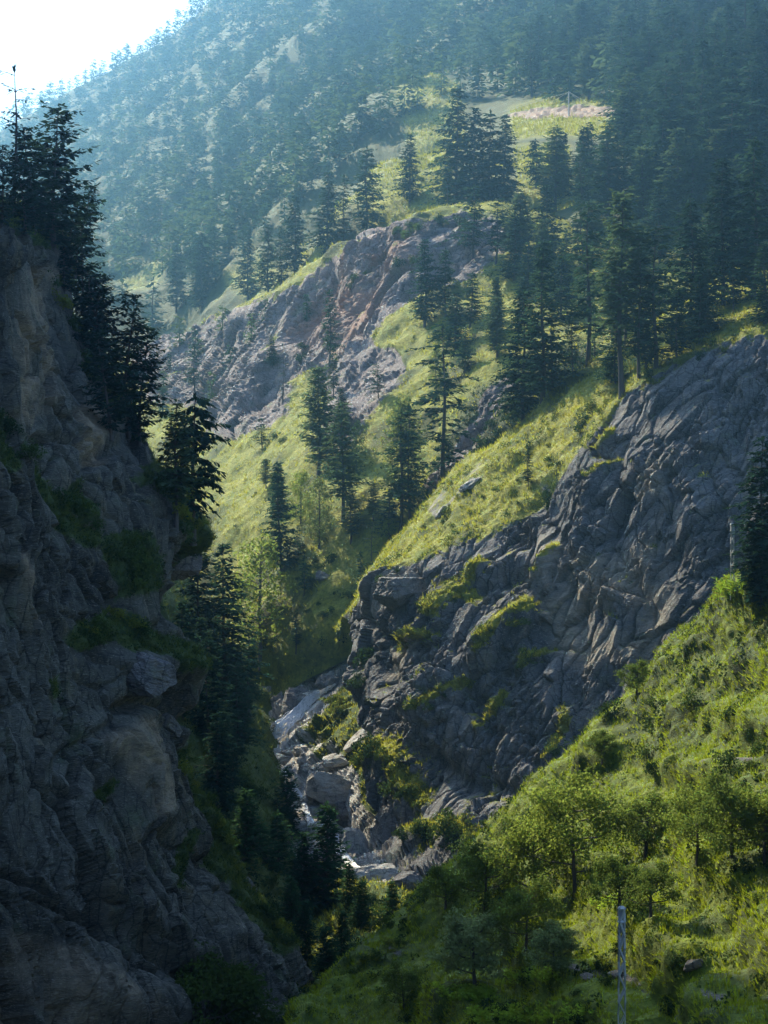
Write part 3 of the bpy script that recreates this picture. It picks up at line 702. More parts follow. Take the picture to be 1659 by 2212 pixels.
def conifer(seed, H=22.0, base=0.12, R=4.0, prof=0.8, step=0.5, nb=6, spray=0.75, droop=0.25, rise=0.12, miss=0.08, ragged=0.3, flat=0.0, dens=1.0, lean=0.0, hang=0.0, trunk_r=0.32, asym=0.18):
    gaps = np.random.default_rng(seed + 900).uniform(0, 1, 40)
    r = np.random.default_rng(seed)
    B, F, S, sticks = [], [], [], []
    path = lambda z: np.array([lean * z * z / H + 0.18 * math.sin(z * 0.35 + seed), 0.15 * math.sin(z * 0.27 + 2 * seed), z])
    z = base * H
    while z < H * 0.985:
        h = (z / H - base) / (1 - base)
        rr = R * (1 - h) ** prof * min(1.0, 0.45 + 2.2 * h + 0.25 * math.sin(h * 21 + seed)) + 0.25
        if flat: rr = max(rr, flat * R * (0.35 + 0.65 * math.sin(min(1, h * 1.15) * math.pi)))
        n = max(3, int(round(nb * (0.7 + 0.5 * (1 - h)))))
        a0 = r.uniform(0, 6.28)
        for k in range(n):
            if r.random() < miss: continue
            az = a0 + 6.283 * k / n + r.uniform(-0.35, 0.35)
            L = rr * r.uniform(1 - ragged, 1 + 0.45 * ragged) * (1 + asym * math.cos(az - seed) + 0.25 * math.sin(3 * az + z * 0.9 + seed))
            if gaps[int(z * 1.3 + 3 * (az % 6.283)) % 40] < miss: continue
            if L < 0.25: continue
            c, s = math.cos(az), math.sin(az)
            o = path(z + r.uniform(-0.9, 0.9) * step)
            up = rise * r.uniform(-0.6, 2.2) + 0.28 * h
            dr = droop * r.uniform(0.3, 1.8)
            m = max(3 if dens > 0.3 else 2, int(L * 2.6 * dens))
            t = np.linspace(0.22, 1.0, m) + r.uniform(-0.04, 0.04, m)
            pos = o + np.stack([c * L * t, s * L * t, L * (up * t - dr * t * t)], 1)
            if L > 1.0 and dens > 0.3:
                tt = np.linspace(0, 1, 4)
                sticks.append(tube(o + np.stack([c * L * tt, s * L * tt, L * (up * tt - dr * tt * tt)], 1), [0.05, 0.04, 0.025, 0.01], 3))
            for sd in (-1, 1):
                aa = az + sd * r.uniform(0.5, 1.25, m)
                ln = spray * r.uniform(0.6, 1.3, m) * (1.25 - 0.55 * t)
                f = np.stack([np.cos(aa) * ln, np.sin(aa) * ln, ln * (r.uniform(-0.65, 0.2, m) - hang)], 1)
                w = np.stack([-np.sin(aa), np.cos(aa), r.uniform(-0.5, 0.5, m)], 1) * (ln * r.uniform(0.2, 0.34, m))[:, None]
                B.append(pos); F.append(f); S.append(w)
            f = np.array([[c, s, up - 2 * dr * 0.8]]) * spray * 0.9
            B.append(pos[-1:]); F.append(f); S.append(np.array([[-s, c, 0.1]]) * spray * 0.2)
        z += step * r.uniform(0.75, 1.25)
    top = path(H * 0.97)
    for k in range(7):
        a = 6.283 * k / 7
        B.append(top[None] - [[0, 0, 0.1 * k]]); F.append(np.array([[0.3 * math.cos(a), 0.3 * math.sin(a), 0.75]])); S.append(np.array([[-math.sin(a), math.cos(a), 0]]) * 0.13)
    crown = quads_mesh('crown', np.concatenate(B), np.concatenate(F), np.concatenate(S))
    zs = np.linspace(-1.2, H, 12)
    tr = tube([path(max(q, 0)) + np.array([0, 0, min(q, 0)]) for q in zs], np.maximum(0.03, trunk_r * (1 - np.maximum(zs, 0) / H) ** 0.8) + 0.12 * np.exp(-np.maximum(zs, 0)), 7)
    return join([tr] + sticks), crown

def leaves(r, centers, rad, n, size, flat=0.8, up=0.25):
    C = np.repeat(centers, n, axis=0)
    d = unit(r.normal(size=(len(C), 3)))
    q = r.uniform(0.35, 1.0, (len(C), 1)) ** 0.6
    R = np.repeat(rad, n)[:, None] if np.ndim(rad) else rad
    p = C + d * q * R * np.array([1, 1, flat])
    nrm = unit(d * 0.6 + r.normal(size=d.shape) * 0.8 + np.array([0, 0, up]))
    a = unit(np.cross(nrm, r.normal(size=d.shape)))
    b = np.cross(nrm, a)
    ln = size * r.uniform(0.6, 1.35, (len(C), 1))
    return p, a * ln, b * ln * 0.36

def broadleaf(seed, H=8.0, R=3.2, limbs=7, sub=4, n=34, size=0.26, clump=0.62, base=0.22, tall=1.0, trunk_r=0.14):
    r = np.random.default_rng(seed)
    sticks, tips = [], []
    tp = [np.array([0.12 * H * 0.2 * math.sin(seed + z * 3), 0.1 * math.cos(seed * 2 + z * 2.5), z * H]) for z in (-0.08, 0, base, 0.45, 0.68, 0.85)]
    sticks.append(tube(tp, [trunk_r * 1.5, trunk_r * 1.25, trunk_r, trunk_r * 0.75, trunk_r * 0.45, trunk_r * 0.2], 7))
    for k in range(limbs):
        h = base + (0.62) * (k / limbs) ** 0.9
        o = np.array([np.interp(h, (-0.08, 0, base, 0.45, 0.68, 0.85), [q[j] for q in tp]) for j in range(3)])
        az = k * 2.4 + r.uniform(-0.4, 0.4)
        rr = R * (0.75 + 0.45 * math.sin(math.pi * min(1, 0.25 + h))) * r.uniform(0.75, 1.1) * (1.15 - 0.55 * h)
        e = o + np.array([math.cos(az) * rr, math.sin(az) * rr, H * r.uniform(0.12, 0.28) * tall])
        mids = (o + e) / 2 + np.array([0, 0, -0.05 * H])
        sticks.append(tube([o, mids, e], [trunk_r * 0.55, trunk_r * 0.38, trunk_r * 0.1], 5))
        for j in range(sub):
            t = r.uniform(0.35, 1.0)
            s = o + (e - o) * t
            f = s + unit(r.normal(size=3) + (e - o) / rr * 0.8 + np.array([0, 0, 0.35])) * rr * r.uniform(0.22, 0.5)
            sticks.append(tube([s, (s + f) / 2 + r.normal(size=3) * 0.08, f], [trunk_r * 0.25, trunk_r * 0.16, 0.012], 4))
            tips.append(f); tips.append((s + f) / 2)
        tips.append(e)
    for k in range(14):
        a = r.uniform(0, 6.28); tips.append(np.array([math.cos(a) * R * 0.6, math.sin(a) * R * 0.6, H * r.uniform(0.3, 0.75)]) * r.uniform(0.7, 1.1))
    for k in range(6):
        tips.append(tp[-1] + r.normal(size=3) * np.array([0.1, 0.1, 0.05]) * H)
    tips = np.array(tips)
    rad = clump * r.uniform(0.6, 1.35, len(tips))
    B, F, S = leaves(r, tips, rad, n, size)
    return join(sticks), quads_mesh('crown', B, F, S)

def poplar(seed, H=14.0, R=2.6, n=30, size=0.34):
    r = np.random.default_rng(seed)
    z = np.linspace(0.12, 1.0, 90)
    a = r.uniform(0, 6.28, 90)
    rr = R * np.sin(np.pi * np.clip(0.08 + 0.86 * z, 0, 1)) ** 0.7 * r.uniform(0.35, 1, 90)
    tips = np.stack([np.cos(a) * rr, np.sin(a) * rr, z * H * 0.96], 1)
    sticks = [tube([(0, 0, -1), (0.1, 0, H * 0.4), (0, 0.1, H * 0.95)], [0.22, 0.15, 0.03], 6)]
    for t in tips[::2]:
        sticks.append(tube([(0, 0, t[2] - 0.9), t], [0.05, 0.01], 3))
    B, F, S = leaves(r, tips, 0.85 * r.uniform(0.6, 1.3, 90), n, size, 1.0)
    return join(sticks), quads_mesh('crown', B, F, S)

def shrub_shape(seed, lumps=6, n=70, size=0.17, spread=0.8, h=0.9):
    r = np.random.default_rng(seed)
    c = np.stack([r.normal(0, spread * 0.55, lumps), r.normal(0, spread * 0.55, lumps), r.uniform(0.1, h, lumps)], 1)
    rad = r.uniform(0.28, 0.62, lumps)
    B, F, S = leaves(r, c, rad, n, size, 0.85, 0.35)
    st = [tube([(0, 0, -0.3), q * 0.6, q], [0.03, 0.02, 0.008], 3) for q in c]
    v, f = join([quads_mesh('f', B, F, S)] + st)
    return v, f

# ------------------------------------------------------------------ putting things on the land
VARIANT = {}
def variant(key, shape, wood, leafmat):
    (tv, tf), (cv, cf) = shape
    tm = np_mesh('trunk_' + key, tv, tf, True); tm.materials.append(wood)
    cm = np_mesh('crown_' + key, cv, cf); cm.materials.append(leafmat)
    VARIANT[key] = dict(trunk=tm, crown=cm, h=float(cv[:, 2].max()), cv=cv, cf=cf, tv=tv, tf=tf)

variant('cedar1', conifer(11, 22, 0.10, 5.4, 0.72, 0.60, 7, 1.0, 0.22, 0.12, 0.06, 0.35), M['bark'], M['needle'])
variant('cedar2', conifer(12, 22, 0.15, 4.8, 0.60, 0.66, 7, 1.0, 0.20, 0.10, 0.10, 0.45), M['bark'], M['needle'])
variant('cedar3', conifer(13, 22, 0.06, 6.0, 0.75, 0.60, 7, 1.05, 0.25, 0.10, 0.08, 0.35), M['bark'], M['needle_dark'])
variant('tallbare', conifer(14, 22, 0.34, 4.0, 0.55, 0.52, 7, 0.95, 0.15, 0.12, 0.10, 0.40), M['bark'], M['needle_pale'])
variant('pine1', conifer(15, 20, 0.14, 4.6, 0.62, 0.48, 8, 0.95, 0.12, 0.20, 0.03, 0.22), M['bark'], M['needle_pale'])
variant('pine2', conifer(16, 20, 0.22, 4.8, 0.75, 0.54, 7, 0.95, 0.14, 0.16, 0.06, 0.30), M['bark'], M['needle_pale'])
variant('sparse', conifer(17, 18, 0.10, 3.2, 0.45, 1.0, 4, 0.60, 0.16, 0.06, 0.30, 0.6, 0, 0.6, trunk_r=0.2), M['bark'], M['needle'])
variant('slim', conifer(18, 20, 0.18, 2.9, 0.60, 0.58, 6, 0.8, 0.2, 0.1, 0.12, 0.40, trunk_r=0.24), M['bark'], M['needle'])
variant('flat', conifer(19, 17, 0.20, 4.2, 0.35, 0.62, 6, 0.9, 0.42, 0.18, 0.16, 0.45, 0.75, 1.3, 0.012, 0.55), M['bark'], M['needle_dark'])
variant('young1', conifer(20, 12, 0.03, 3.0, 0.90, 0.34, 7, 0.70, 0.05, 0.22, 0.02, 0.20, dens=1.1, trunk_r=0.16), M['bark'], M['needle_young'])
variant('young2', conifer(21, 12, 0.04, 2.6, 0.85, 0.36, 7, 0.66, 0.08, 0.20, 0.04, 0.28, dens=1.1, trunk_r=0.16), M['bark'], M['needle_young'])
variant('cliff', conifer(22, 18, 0.06, 5.6, 0.50, 0.60, 7, 1.1, 0.10, 0.16, 0.12, 0.45, 0, 0.9, 0.05), M['bark'], M['needle_dark'])
variant('bareto', conifer(23, 18, 0.30, 2.6, 0.35, 1.1, 4, 0.75, 0.1, 0.05, 0.38, 0.7, 0, 0.6, trunk_r=0.24), M['bark'], M['needle_dark'])
variant('cedar4', conifer(24, 22, 0.22, 5.0, 0.45, 0.72, 6, 1.05, 0.26, 0.10, 0.22, 0.5, asym=0.35), M['bark'], M['needle'])
variant('cedar5', conifer(25, 22, 0.08, 5.2, 0.95, 0.58, 7, 1.0, 0.18, 0.16, 0.10, 0.4, asym=0.25), M['bark'], M['needle'])
variant('broken', conifer(26, 20, 0.12, 4.6, 0.25, 0.75, 6, 1.0, 0.30, 0.05, 0.25, 0.55, asym=0.3), M['bark'], M['needle_dark'])
variant('lite1', conifer(31, 17, 0.06, 4.6, 0.75, 1.75, 5, 2.5, 0.16, 0.12, 0.06, 0.4, 0, 0.22), M['bark'], M['needle'])
variant('lite2', conifer(32, 17, 0.12, 4.0, 0.60, 1.8, 5, 2.4, 0.16, 0.12, 0.10, 0.45, 0, 0.22), M['bark'], M['needle'])
variant('lite3', conifer(33, 17, 0.05, 5.0, 0.62, 1.75, 5, 2.6, 0.12, 0.16, 0.05, 0.35, 0, 0.22), M['bark'], M['needle_pale'])
variant('walnut1', broadleaf(41, 9, 3.6, 12, 7, 44, 0.24, 1.0, 0.16), M['bark'], M['leaf'])
variant('walnut2', broadleaf(42, 8, 3.4, 11, 7, 42, 0.24, 0.98, 0.16), M['bark'], M['leaf'])
variant('walnut3', broadleaf(43, 7, 3.2, 11, 6, 44, 0.24, 0.9, 0.18), M['bark'], M['leaf_dark'])
variant('paleleaf', broadleaf(44, 6, 2.9, 10, 6, 36, 0.28, 0.85, 0.2), M['bark'], M['leaf_pale'])
variant('smallleaf', broadleaf(45, 5, 2.3, 10, 6, 40, 0.19, 0.62, 0.25), M['bark'], M['leaf_dark'])
variant('roundleaf', broadleaf(46, 7, 3.8, 12, 6, 80, 0.26, 0.95, 0.1), M['bark'], M['shrub'])
variant('poplar', poplar(47), M['bark'], M['leaf_far'])
variant('poplar2', poplar(48, 12, 3.0), M['bark'], M['leaf'])

SHRUB = {}
for i in range(4):
    for nm, mt in (('shrub', 'shrub'), ('dark', 'shrub_dark'), ('yellow', 'shrub_yellow')):
        v, f = shrub_shape(60 + i * 7 + len(nm))
        me = np_mesh('shrub_' + nm + str(i), v, f); me.materials.append(M[mt])
        SHRUB[nm, i] = me

def ground_at(u, v, key, tol=7.0):
    L = LAND[key]
    q = np.hypot(L['U'] - u, L['V'] - v)
    ok = np.where(q < tol)[0]
    if len(ok) == 0:
        i = int(q.argmin())
    else:
        i = int(ok[L['D'][ok].argmin()])
    return L['X'][i], L['N'][i]

def plant(name, key, pos, h, rz, label, cat, group=None, tilt=(0, 0), wide=1.0):
    vr = VARIANT[key]
    s = h / vr['h']
    root = bpy.data.objects.new(name, None)
    COL.objects.link(root)
    root.empty_display_size = 0.2
    root.location = (float(pos[0]), float(pos[1]), float(pos[2]))
    root.rotation_euler = (tilt[0], tilt[1], rz)
    root.scale = (s * wide, s * wide, s)
    for part in ('trunk', 'crown'):
        o = bpy.data.objects.new(part, vr[part])
        o.parent = root
        COL.objects.link(o)
    return tag(root, label, cat, group)

ORD = ['first', 'second', 'third', 'fourth', 'fifth', 'sixth', 'seventh', 'eighth', 'ninth', 'tenth', 'eleventh', 'twelfth', 'thirteenth', 'fourteenth', 'fifteenth', 'sixteenth', 'seventeenth', 'eighteenth', 'nineteenth', 'twentieth',
       'twenty-first', 'twenty-second', 'twenty-third', 'twenty-fourth', 'twenty-fifth', 'twenty-sixth', 'twenty-seventh', 'twenty-eighth', 'twenty-ninth', 'thirtieth', 'thirty-first', 'thirty-second', 'thirty-third', 'thirty-fourth', 'thirty-fifth']
def nth(i): return ORD[i] if i < len(ORD) else 'number ' + str(i + 1)

placed_uv = []        # (u, v of the foot, height in image units) of the named trees
# foot u, foot v, top v, kind, landform, label
TREES = [
 (1095, 800, 450, 'cedar5', 'right', 'tall layered cedar, pointed right-hand one of the close pair above the gully'),
 (1052, 808, 520, 'cedar3', 'right', 'broad dark cedar, shorter left-hand one of the close pair above the gully'),
 (962, 1040, 690, 'broken', 'mid', 'dark cedar with ragged upper branches standing over the small dark cave'),
 (1335, 852, 395, 'tallbare', 'right', 'tallest pale-topped cedar with long bare trunk at the grassy cliff edge'),
 (1240, 752, 395, 'cedar4', 'right', 'dark cedar with bushy top just left of the tall bare-trunked cedar'),
 (1492, 725, 420, 'cedar3', 'right', 'huge dark spreading cedar with thick trunk on the cliff shoulder'),
 (1375, 815, 500, 'slim', 'right', 'slender cedar right of the bare-trunked one, thin dark trunk'),
 (1412, 790, 470, 'broken', 'right', 'cedar between the slender trunk and the huge spreading cedar'),
 (1305, 700, 420, 'slim', 'right', 'pinkish-trunked cedar half hidden behind the tall bare-trunked cedar'),
 (1145, 770, 570, 'sparse', 'right', 'thin open cedar beside the pointed one of the close pair'),
 (1560, 655, 330, 'cedar3', 'right', 'dense dark cedar right of the huge spreading cedar'),
 (1635, 640, 290, 'cedar1', 'right', 'dark cedar cut by the picture edge above the cliff shoulder'),
 (1180, 720, 560, 'slim', 'right', 'small dark cedar in front of the bright grass hump behind the close pair'),
 (685, 1025, 782, 'pine1', 'mid', 'pale dense cone-shaped pine, taller and darker of two beside the grassy gully'),
 (735, 1122, 858, 'pine2', 'mid', 'pale feathery pine with bare lower trunk on the sunny slope'),
 (872, 1148, 872, 'cedar4', 'mid', 'left trunk of the twin pines standing on the sunny crest'),
 (888, 1130, 862, 'slim', 'mid', 'right trunk of the twin pines standing on the sunny crest'),
 (800, 1262, 1098, 'sparse', 'mid', 'thin half-dead pine with bare side branches at the end of the spur'),
 (778, 1300, 1180, 'slim', 'mid', 'short thin pine close beside the half-dead pine'),
 (607, 1228, 985, 'cedar5', 'mid', 'dark leaning pine with a narrow top low on the sunny slope'),
 (1135, 1052, 942, 'slim', 'right', 'small lone pine standing on the bright grass above the dark cliff'),
 (1197, 1062, 975, 'sparse', 'right', 'thin sapling pine on the grass, nearest to the cliff edge'),
 (1245, 1005, 925, 'sparse', 'right', 'little pine with spiky level branches at the cliff corner'),
 (424, 1150, 838, 'flat', 'left', 'flat-topped cedar with drooping boughs above the left gorge wall'),
 (385, 1130, 862, 'pine2', 'left', 'cedar with hanging boughs just behind the flat-topped cedar'),
 (880, 440, 288, 'cedar1', 'far', 'solitary cedar in the middle of the sunlit hazy meadow'),
 (785, 522, 308, 'cedar2', 'far', 'tallest of the three cedars on the brink of the red cliff'),
 (740, 534, 368, 'slim', 'far', 'middle one of the three cedars on the brink of the red cliff'),
 (702, 562, 368, 'cedar1', 'far', 'left one of the three cedars on the brink of the red cliff'),
 (635, 592, 415, 'cedar1', 'far', 'broad hazy cedar on the grass left of the three brink cedars'),
 (605, 625, 480, 'slim', 'far', 'slim hazy cedar just left of the broad one near the brink'),
 (573, 640, 478, 'cedar2', 'far', 'hazy cedar with dark trunk above the scree, second from its edge'),
 (530, 648, 500, 'cedar1', 'far', 'round hazy cedar with bare foot above the grey scree'),
 (430, 665, 498, 'cedar3', 'far', 'bulky hazy cedar on the left flank below the far wood'),
 (378, 672, 525, 'cedar1', 'far', 'hazy cedar left of the bulky one below the far wood'),
 (328, 705, 590, 'lite1', 'far', 'small pointed hazy cedar at the foot of the far wood'),
 (985, 462, 180, 'cedar1', 'far', 'leftmost tall cedar of the dense clump on the meadow edge'),
 (1022, 472, 225, 'cedar3', 'far', 'second cedar of the dense clump on the meadow edge'),
 (1058, 462, 225, 'cedar2', 'far', 'third cedar of the dense clump on the meadow edge'),
 (1090, 452, 240, 'cedar1', 'far', 'rightmost cedar of the dense clump on the meadow edge'),
 (968, 505, 350, 'slim', 'far', 'thin cedar standing below the dense clump on the meadow'),
 (915, 700, 508, 'cedar1', 'mid', 'hazy blue cedar growing on the red cliff, left of a pair'),
 (957, 680, 528, 'cedar2', 'mid', 'hazy blue cedar growing on the red cliff, right of a pair'),
 (1157, 402, 292, 'flat', 'far', 'forked spreading tree on the small bright meadow behind the cedars'),
 (710, 790, 625, 'slim', 'mid', 'slim hazy cedar rising in front of the red cliff'),
 (608, 860, 735, 'sparse', 'mid', 'thin bare-looking pine on the scree at the red cliff foot'),
 (418, 850, 700, 'slim', 'mid', 'thin hazy pine on the grey scree beyond the flat-topped cedar'),
 (720, 850, 740, 'slim', 'mid', 'slim shaded pine in the gully above the pale dense pine'),
 (38, 470, 125, 'bareto', 'left', 'thin dying conifer with a bare top on the left cliff, against the sky'),
 (120, 530, 200, 'cliff', 'left', 'dark conifer with flat tufted top on the left cliff, against the sky'),
 (80, 500, 260, 'cliff', 'left', 'shorter dark conifer between the dying one and the tufted one'),
 (5, 480, 300, 'cliff', 'left', 'dark conifer at the picture edge on top of the left cliff'),
 (165, 590, 390, 'cliff', 'left', 'conifer with long level boughs reaching out over the gorge'),
 (185, 700, 480, 'cliff', 'left', 'dark conifer just below the long-boughed one on the left flank'),
 (225, 800, 560, 'cliff', 'left', 'dark conifer halfway down the left flank behind the rock edge'),
 (262, 880, 620, 'cliff', 'left', 'dark conifer on the lower left flank with drooping tips'),
 (300, 950, 690, 'cliff', 'left', 'lowest dark conifer on the left flank, trunk leaning out'),
 (245, 930, 700, 'cliff', 'left', 'dark conifer tucked against the rock on the left flank'),
 (60, 500, 320, 'cliff', 'left', 'low bushy conifer at the foot of the dying conifer'),
 (152, 570, 420, 'cliff', 'left', 'conifer behind the long-boughed one at the left cliff top'),
 (208, 770, 570, 'cliff', 'left', 'conifer squeezed between two larger ones on the left flank'),
 (282, 930, 740, 'cliff', 'left', 'short conifer low on the left flank above the nose'),
 (140, 620, 470, 'cliff', 'left', 'conifer half hidden beside the top of the left rock edge'),
 (430, 1440, 1130, 'cedar3', 'bank', 'tallest dark conifer in the shaded grove under the overhanging rock'),
 (482, 1500, 1165, 'cedar1', 'bank', 'second tall dark conifer in the shaded grove by the overhang'),
 (395, 1540, 1290, 'cedar3', 'bank', 'dark conifer pressed against the cliff below the overhang'),
 (452, 1620, 1370, 'cedar3', 'bank', 'dark conifer low in the shaded grove, its tip lighter'),
 (512, 1640, 1420, 'cedar1', 'bank', 'dark conifer in the shaded grove nearest the waterfall'),
 (540, 1540, 1330, 'cedar2', 'bank', 'dark conifer behind the grove next to the big dark boulder'),
 (470, 1760, 1530, 'cedar3', 'bank', 'dark conifer at the lower end of the shaded grove'),
 (635, 1405, 1312, 'slim', 'mid', 'small dark pine above the big dark boulders'),
 (616, 1800, 1645, 'young1', 'bed', 'bushy pointed young conifer directly below the waterfall'),
 (592, 1930, 1742, 'young2', 'bed', 'tall young conifer at the stream, left of two close together'),
 (560, 1960, 1770, 'young1', 'bed', 'young conifer nearest the left wall by the stream'),
 (650, 1950, 1785, 'young2', 'bed', 'young conifer in the middle of the streamside row'),
 (702, 1960, 1728, 'young1', 'bed', 'sharply pointed young conifer, rightmost of the streamside row'),
 (785, 2000, 1888, 'young1', 'bed', 'single dark young conifer before the pale flat rock'),
 (735, 2090, 1958, 'young2', 'bed', 'lighter young conifer below the streamside row'),
 (700, 2120, 1990, 'young1', 'bed', 'lowest young conifer at the foot of the grassy slope'),
 (760, 1965, 1850, 'young2', 'bed', 'short young conifer right of the sharply pointed one'),
 (530, 1880, 1690, 'young2', 'bank', 'young conifer on the left bank below the shaded grove'),
 (660, 2060, 1930, 'young2', 'bed', 'dark young conifer under the streamside row, by the wall'),
 (625, 2010, 1880, 'young2', 'bed', 'young conifer in shade at the bottom of the left wall'),
 (845, 2010, 1890, 'young2', 'bed', 'dark young conifer beside the overhung rock at the stream'),
 (1642, 1275, 930, 'cedar3', 'near', 'dark conifer at the picture edge beside the far lattice pole'),
 (1640, 1300, 1080, 'cedar3', 'near', 'dark conifer directly behind the far lattice pole'),
]
for i, (u, vb, vt, key, land, lab) in enumerate(TREES):
    X, N = ground_at(u, vb, land)
    h = (vb - vt) / FPX * X[1]
    tilt = (0, 0)
    if key == 'cliff': tilt = (0, 0.10 + 0.05 * math.sin(i * 2.1))
    if 'leaning pine' in lab: tilt = (0, -0.08)
    plant('conifer_tree', key, X - np.array([0, 0, 0.3]), h, i * 1.7, lab, 'tree', 'conifers standing singly or in small clumps', tilt, 1.3 if key.startswith('young') else 1.1 if key == 'flat' else 1.0)
    placed_uv.append((u, vb))

BROAD = [
 (1240, 1915, 1645, 'walnut1', 'near', 'largest leafy tree on the near slope, several bare limbs showing'),
 (1150, 1945, 1720, 'walnut2', 'near', 'leafy tree leaning on the left side of the largest one'),
 (1050, 1960, 1790, 'walnut3', 'near', 'dark rounded leafy tree at the left end of the tree row'),
 (1140, 2045, 1870, 'walnut3', 'near', 'mid-sized leafy tree below the largest one'),
 (1032, 2125, 1945, 'paleleaf', 'near', 'pale-leaved tree with silvery leaf clusters and short trunk'),
 (1190, 2110, 1985, 'paleleaf', 'near', 'small pale-leaved sapling right of the silvery tree'),
 (1332, 1975, 1825, 'smallleaf', 'near', 'small fan-shaped tree directly behind the top of the near pole'),
 (1405, 1975, 1840, 'smallleaf', 'near', 'small dark tree right of the fan-shaped one'),
 (1392, 1845, 1690, 'walnut3', 'near', 'rounded tree with forked trunk right of the largest one'),
 (1500, 1850, 1665, 'walnut2', 'near', 'leafy tree above the terrace edge, left of three'),
 (1580, 1850, 1640, 'walnut3', 'near', 'dark leafy tree above the terrace edge, middle of three'),
 (1650, 1860, 1660, 'walnut2', 'near', 'leafy tree above the terrace edge at the picture side'),
 (1370, 1500, 1412, 'smallleaf', 'near', 'bushy small tree overhanging the dark cliff from the near ridge'),
 (1300, 1640, 1560, 'smallleaf', 'near', 'low dark tree on the near ridge above the walnut row'),
 (960, 1960, 1850, 'smallleaf', 'near', 'low tree at the outer end of the near grassy ridge'),
 (868, 2175, 2060, 'walnut3', 'near', 'dark bushy tree at the bottom, left of the silvery tree'),
 (445, 2330, 2045, 'roundleaf', 'left', 'big round dark tree at the bottom before the left cliff'),
 (868, 1095, 838, 'poplar', 'mid', 'pale yellow-green broad tree behind the twin pines'),
 (560, 1420, 1145, 'poplar2', 'mid', 'yellowish broad-leaved tree beside the shaded grove'),
 (685, 1180, 1020, 'poplar', 'mid', 'thin pale broad-leaved tree between the dark and feathery pines'),
 (765, 1015, 900, 'poplar', 'mid', 'pale sunlit broad-leaved tree right of the feathery pine top'),
 (645, 1130, 1010, 'poplar2', 'mid', 'small pale broad-leaved tree just right of the leaning pine top'),
 (840, 1200, 1110, 'poplar2', 'mid', 'low rounded pale tree left of the twin pine trunks'),
 (940, 840, 740, 'poplar', 'mid', 'hazy pale broad-leaved tree above the ragged dark cedar'),
]
for i, (u, vb, vt, key, land, lab) in enumerate(BROAD):
    if key is None: continue
    X, N = ground_at(u, vb, land)
    h = (vb - vt) / FPX * X[1]
    plant('broadleaf_tree', key, X - np.array([0, 0, 0.2]), h, i * 2.3, lab, 'tree', 'broad-leaved trees', wide=1.08)

# ---- the wood on the far mountainside
NO_TREE = MEADOW
def scatter_trees():
    out = []
    r = np.random.default_rng(5)
    def region(key, poly, n, hmin, hmax, gap):
        L = LAND[key]
        ok = in_poly(L['U'], L['V'], poly) & (L['T'] < 4.05 if key == 'far' else True)
        for q in NO_TREE: ok &= ~in_poly(L['U'], L['V'], q)
        idx = np.where(ok)[0]
        got = 0
        pts = []
        for i in r.permutation(idx):
            if got >= n: break
            u, v, d = L['U'][i], L['V'][i], L['D'][i]
            g = gap * FPX / d
            if any(abs(u - a) < g and abs(v - b) < g * 0.75 for a, b in pts): continue
            h = r.uniform(hmin, hmax)
            vt = v - h / d * FPX
            if 1095 < u < 1345 and v > 240 and vt < 256: continue
            if 815 < u < 985 and v > 420 and vt < 440: continue
            if any(abs(u - a) < 16 and abs(v - b) < 14 for a, b in placed_uv): continue
            pts.append((u, v)); got += 1
            out.append(dict(u=u, v=v, d=d, h=h, X=L['X'][i], px=h / d))
    region('far', [(-60, 700), (-60, 250), (150, 190), (330, 90), (440, -10), (640, -160), (900, -160), (760, 120), (520, 330), (420, 520), (320, 640)], 580, 15, 25, 5.6)
    region('far', [(640, -160), (900, -160), (1300, -160), (1250, 60), (1060, 210), (930, 230), (760, 330), (640, 470), (520, 560), (420, 660), (400, 540), (520, 330), (760, 120)], 520, 15, 26, 5.6)
    region('far', [(1230, -160), (1760, -160), (1760, 520), (1450, 520), (1330, 330), (1300, 230), (1080, 200), (1250, 60)], 270, 23, 35, 5.4)
    region('far', [(1180, 290), (1350, 290), (1700, 420), (1700, 560), (1250, 520), (1180, 440)], 50, 20, 32, 6.0)
    region('mid', [(300, 720), (560, 660), (700, 600), (640, 760), (460, 900), (340, 900)], 12, 7, 12, 8)
    region('mid', [(1000, 560), (1250, 540), (1660, 560), (1660, 700), (1300, 740), (1150, 700)], 22, 13, 22, 6)
    region('right', [(1440, 720), (1700, 560), (1700, 690), (1500, 770)], 8, 9, 17, 7)
    region('mid', [(540, 960), (640, 880), (800, 850), (900, 900), (860, 1180), (640, 1300), (560, 1200)], 13, 6, 13, 6)
    region('mid', [(930, 720), (1010, 660), (1150, 690), (1100, 800), (960, 850)], 7, 9, 16, 6)
    region('bank', [(380, 1330), (470, 1400), (540, 1520), (530, 1680), (480, 1750), (400, 1520)], 10, 8, 13, 4)
    region('right', [(1280, 820), (1420, 730), (1600, 640), (1600, 700), (1340, 860)], 8, 8, 16, 4)
    return out
SCAT = scatter_trees()
SCAT.sort(key=lambda t: -t['px'] - (1 if t['d'] < 600 else 0) + (2 if t['v'] < 8 or t['u'] > 1690 or t['u'] < -20 else 0))
N_IND = 300 - len(TREES)
IND, REST = SCAT[:N_IND], SCAT[N_IND:]
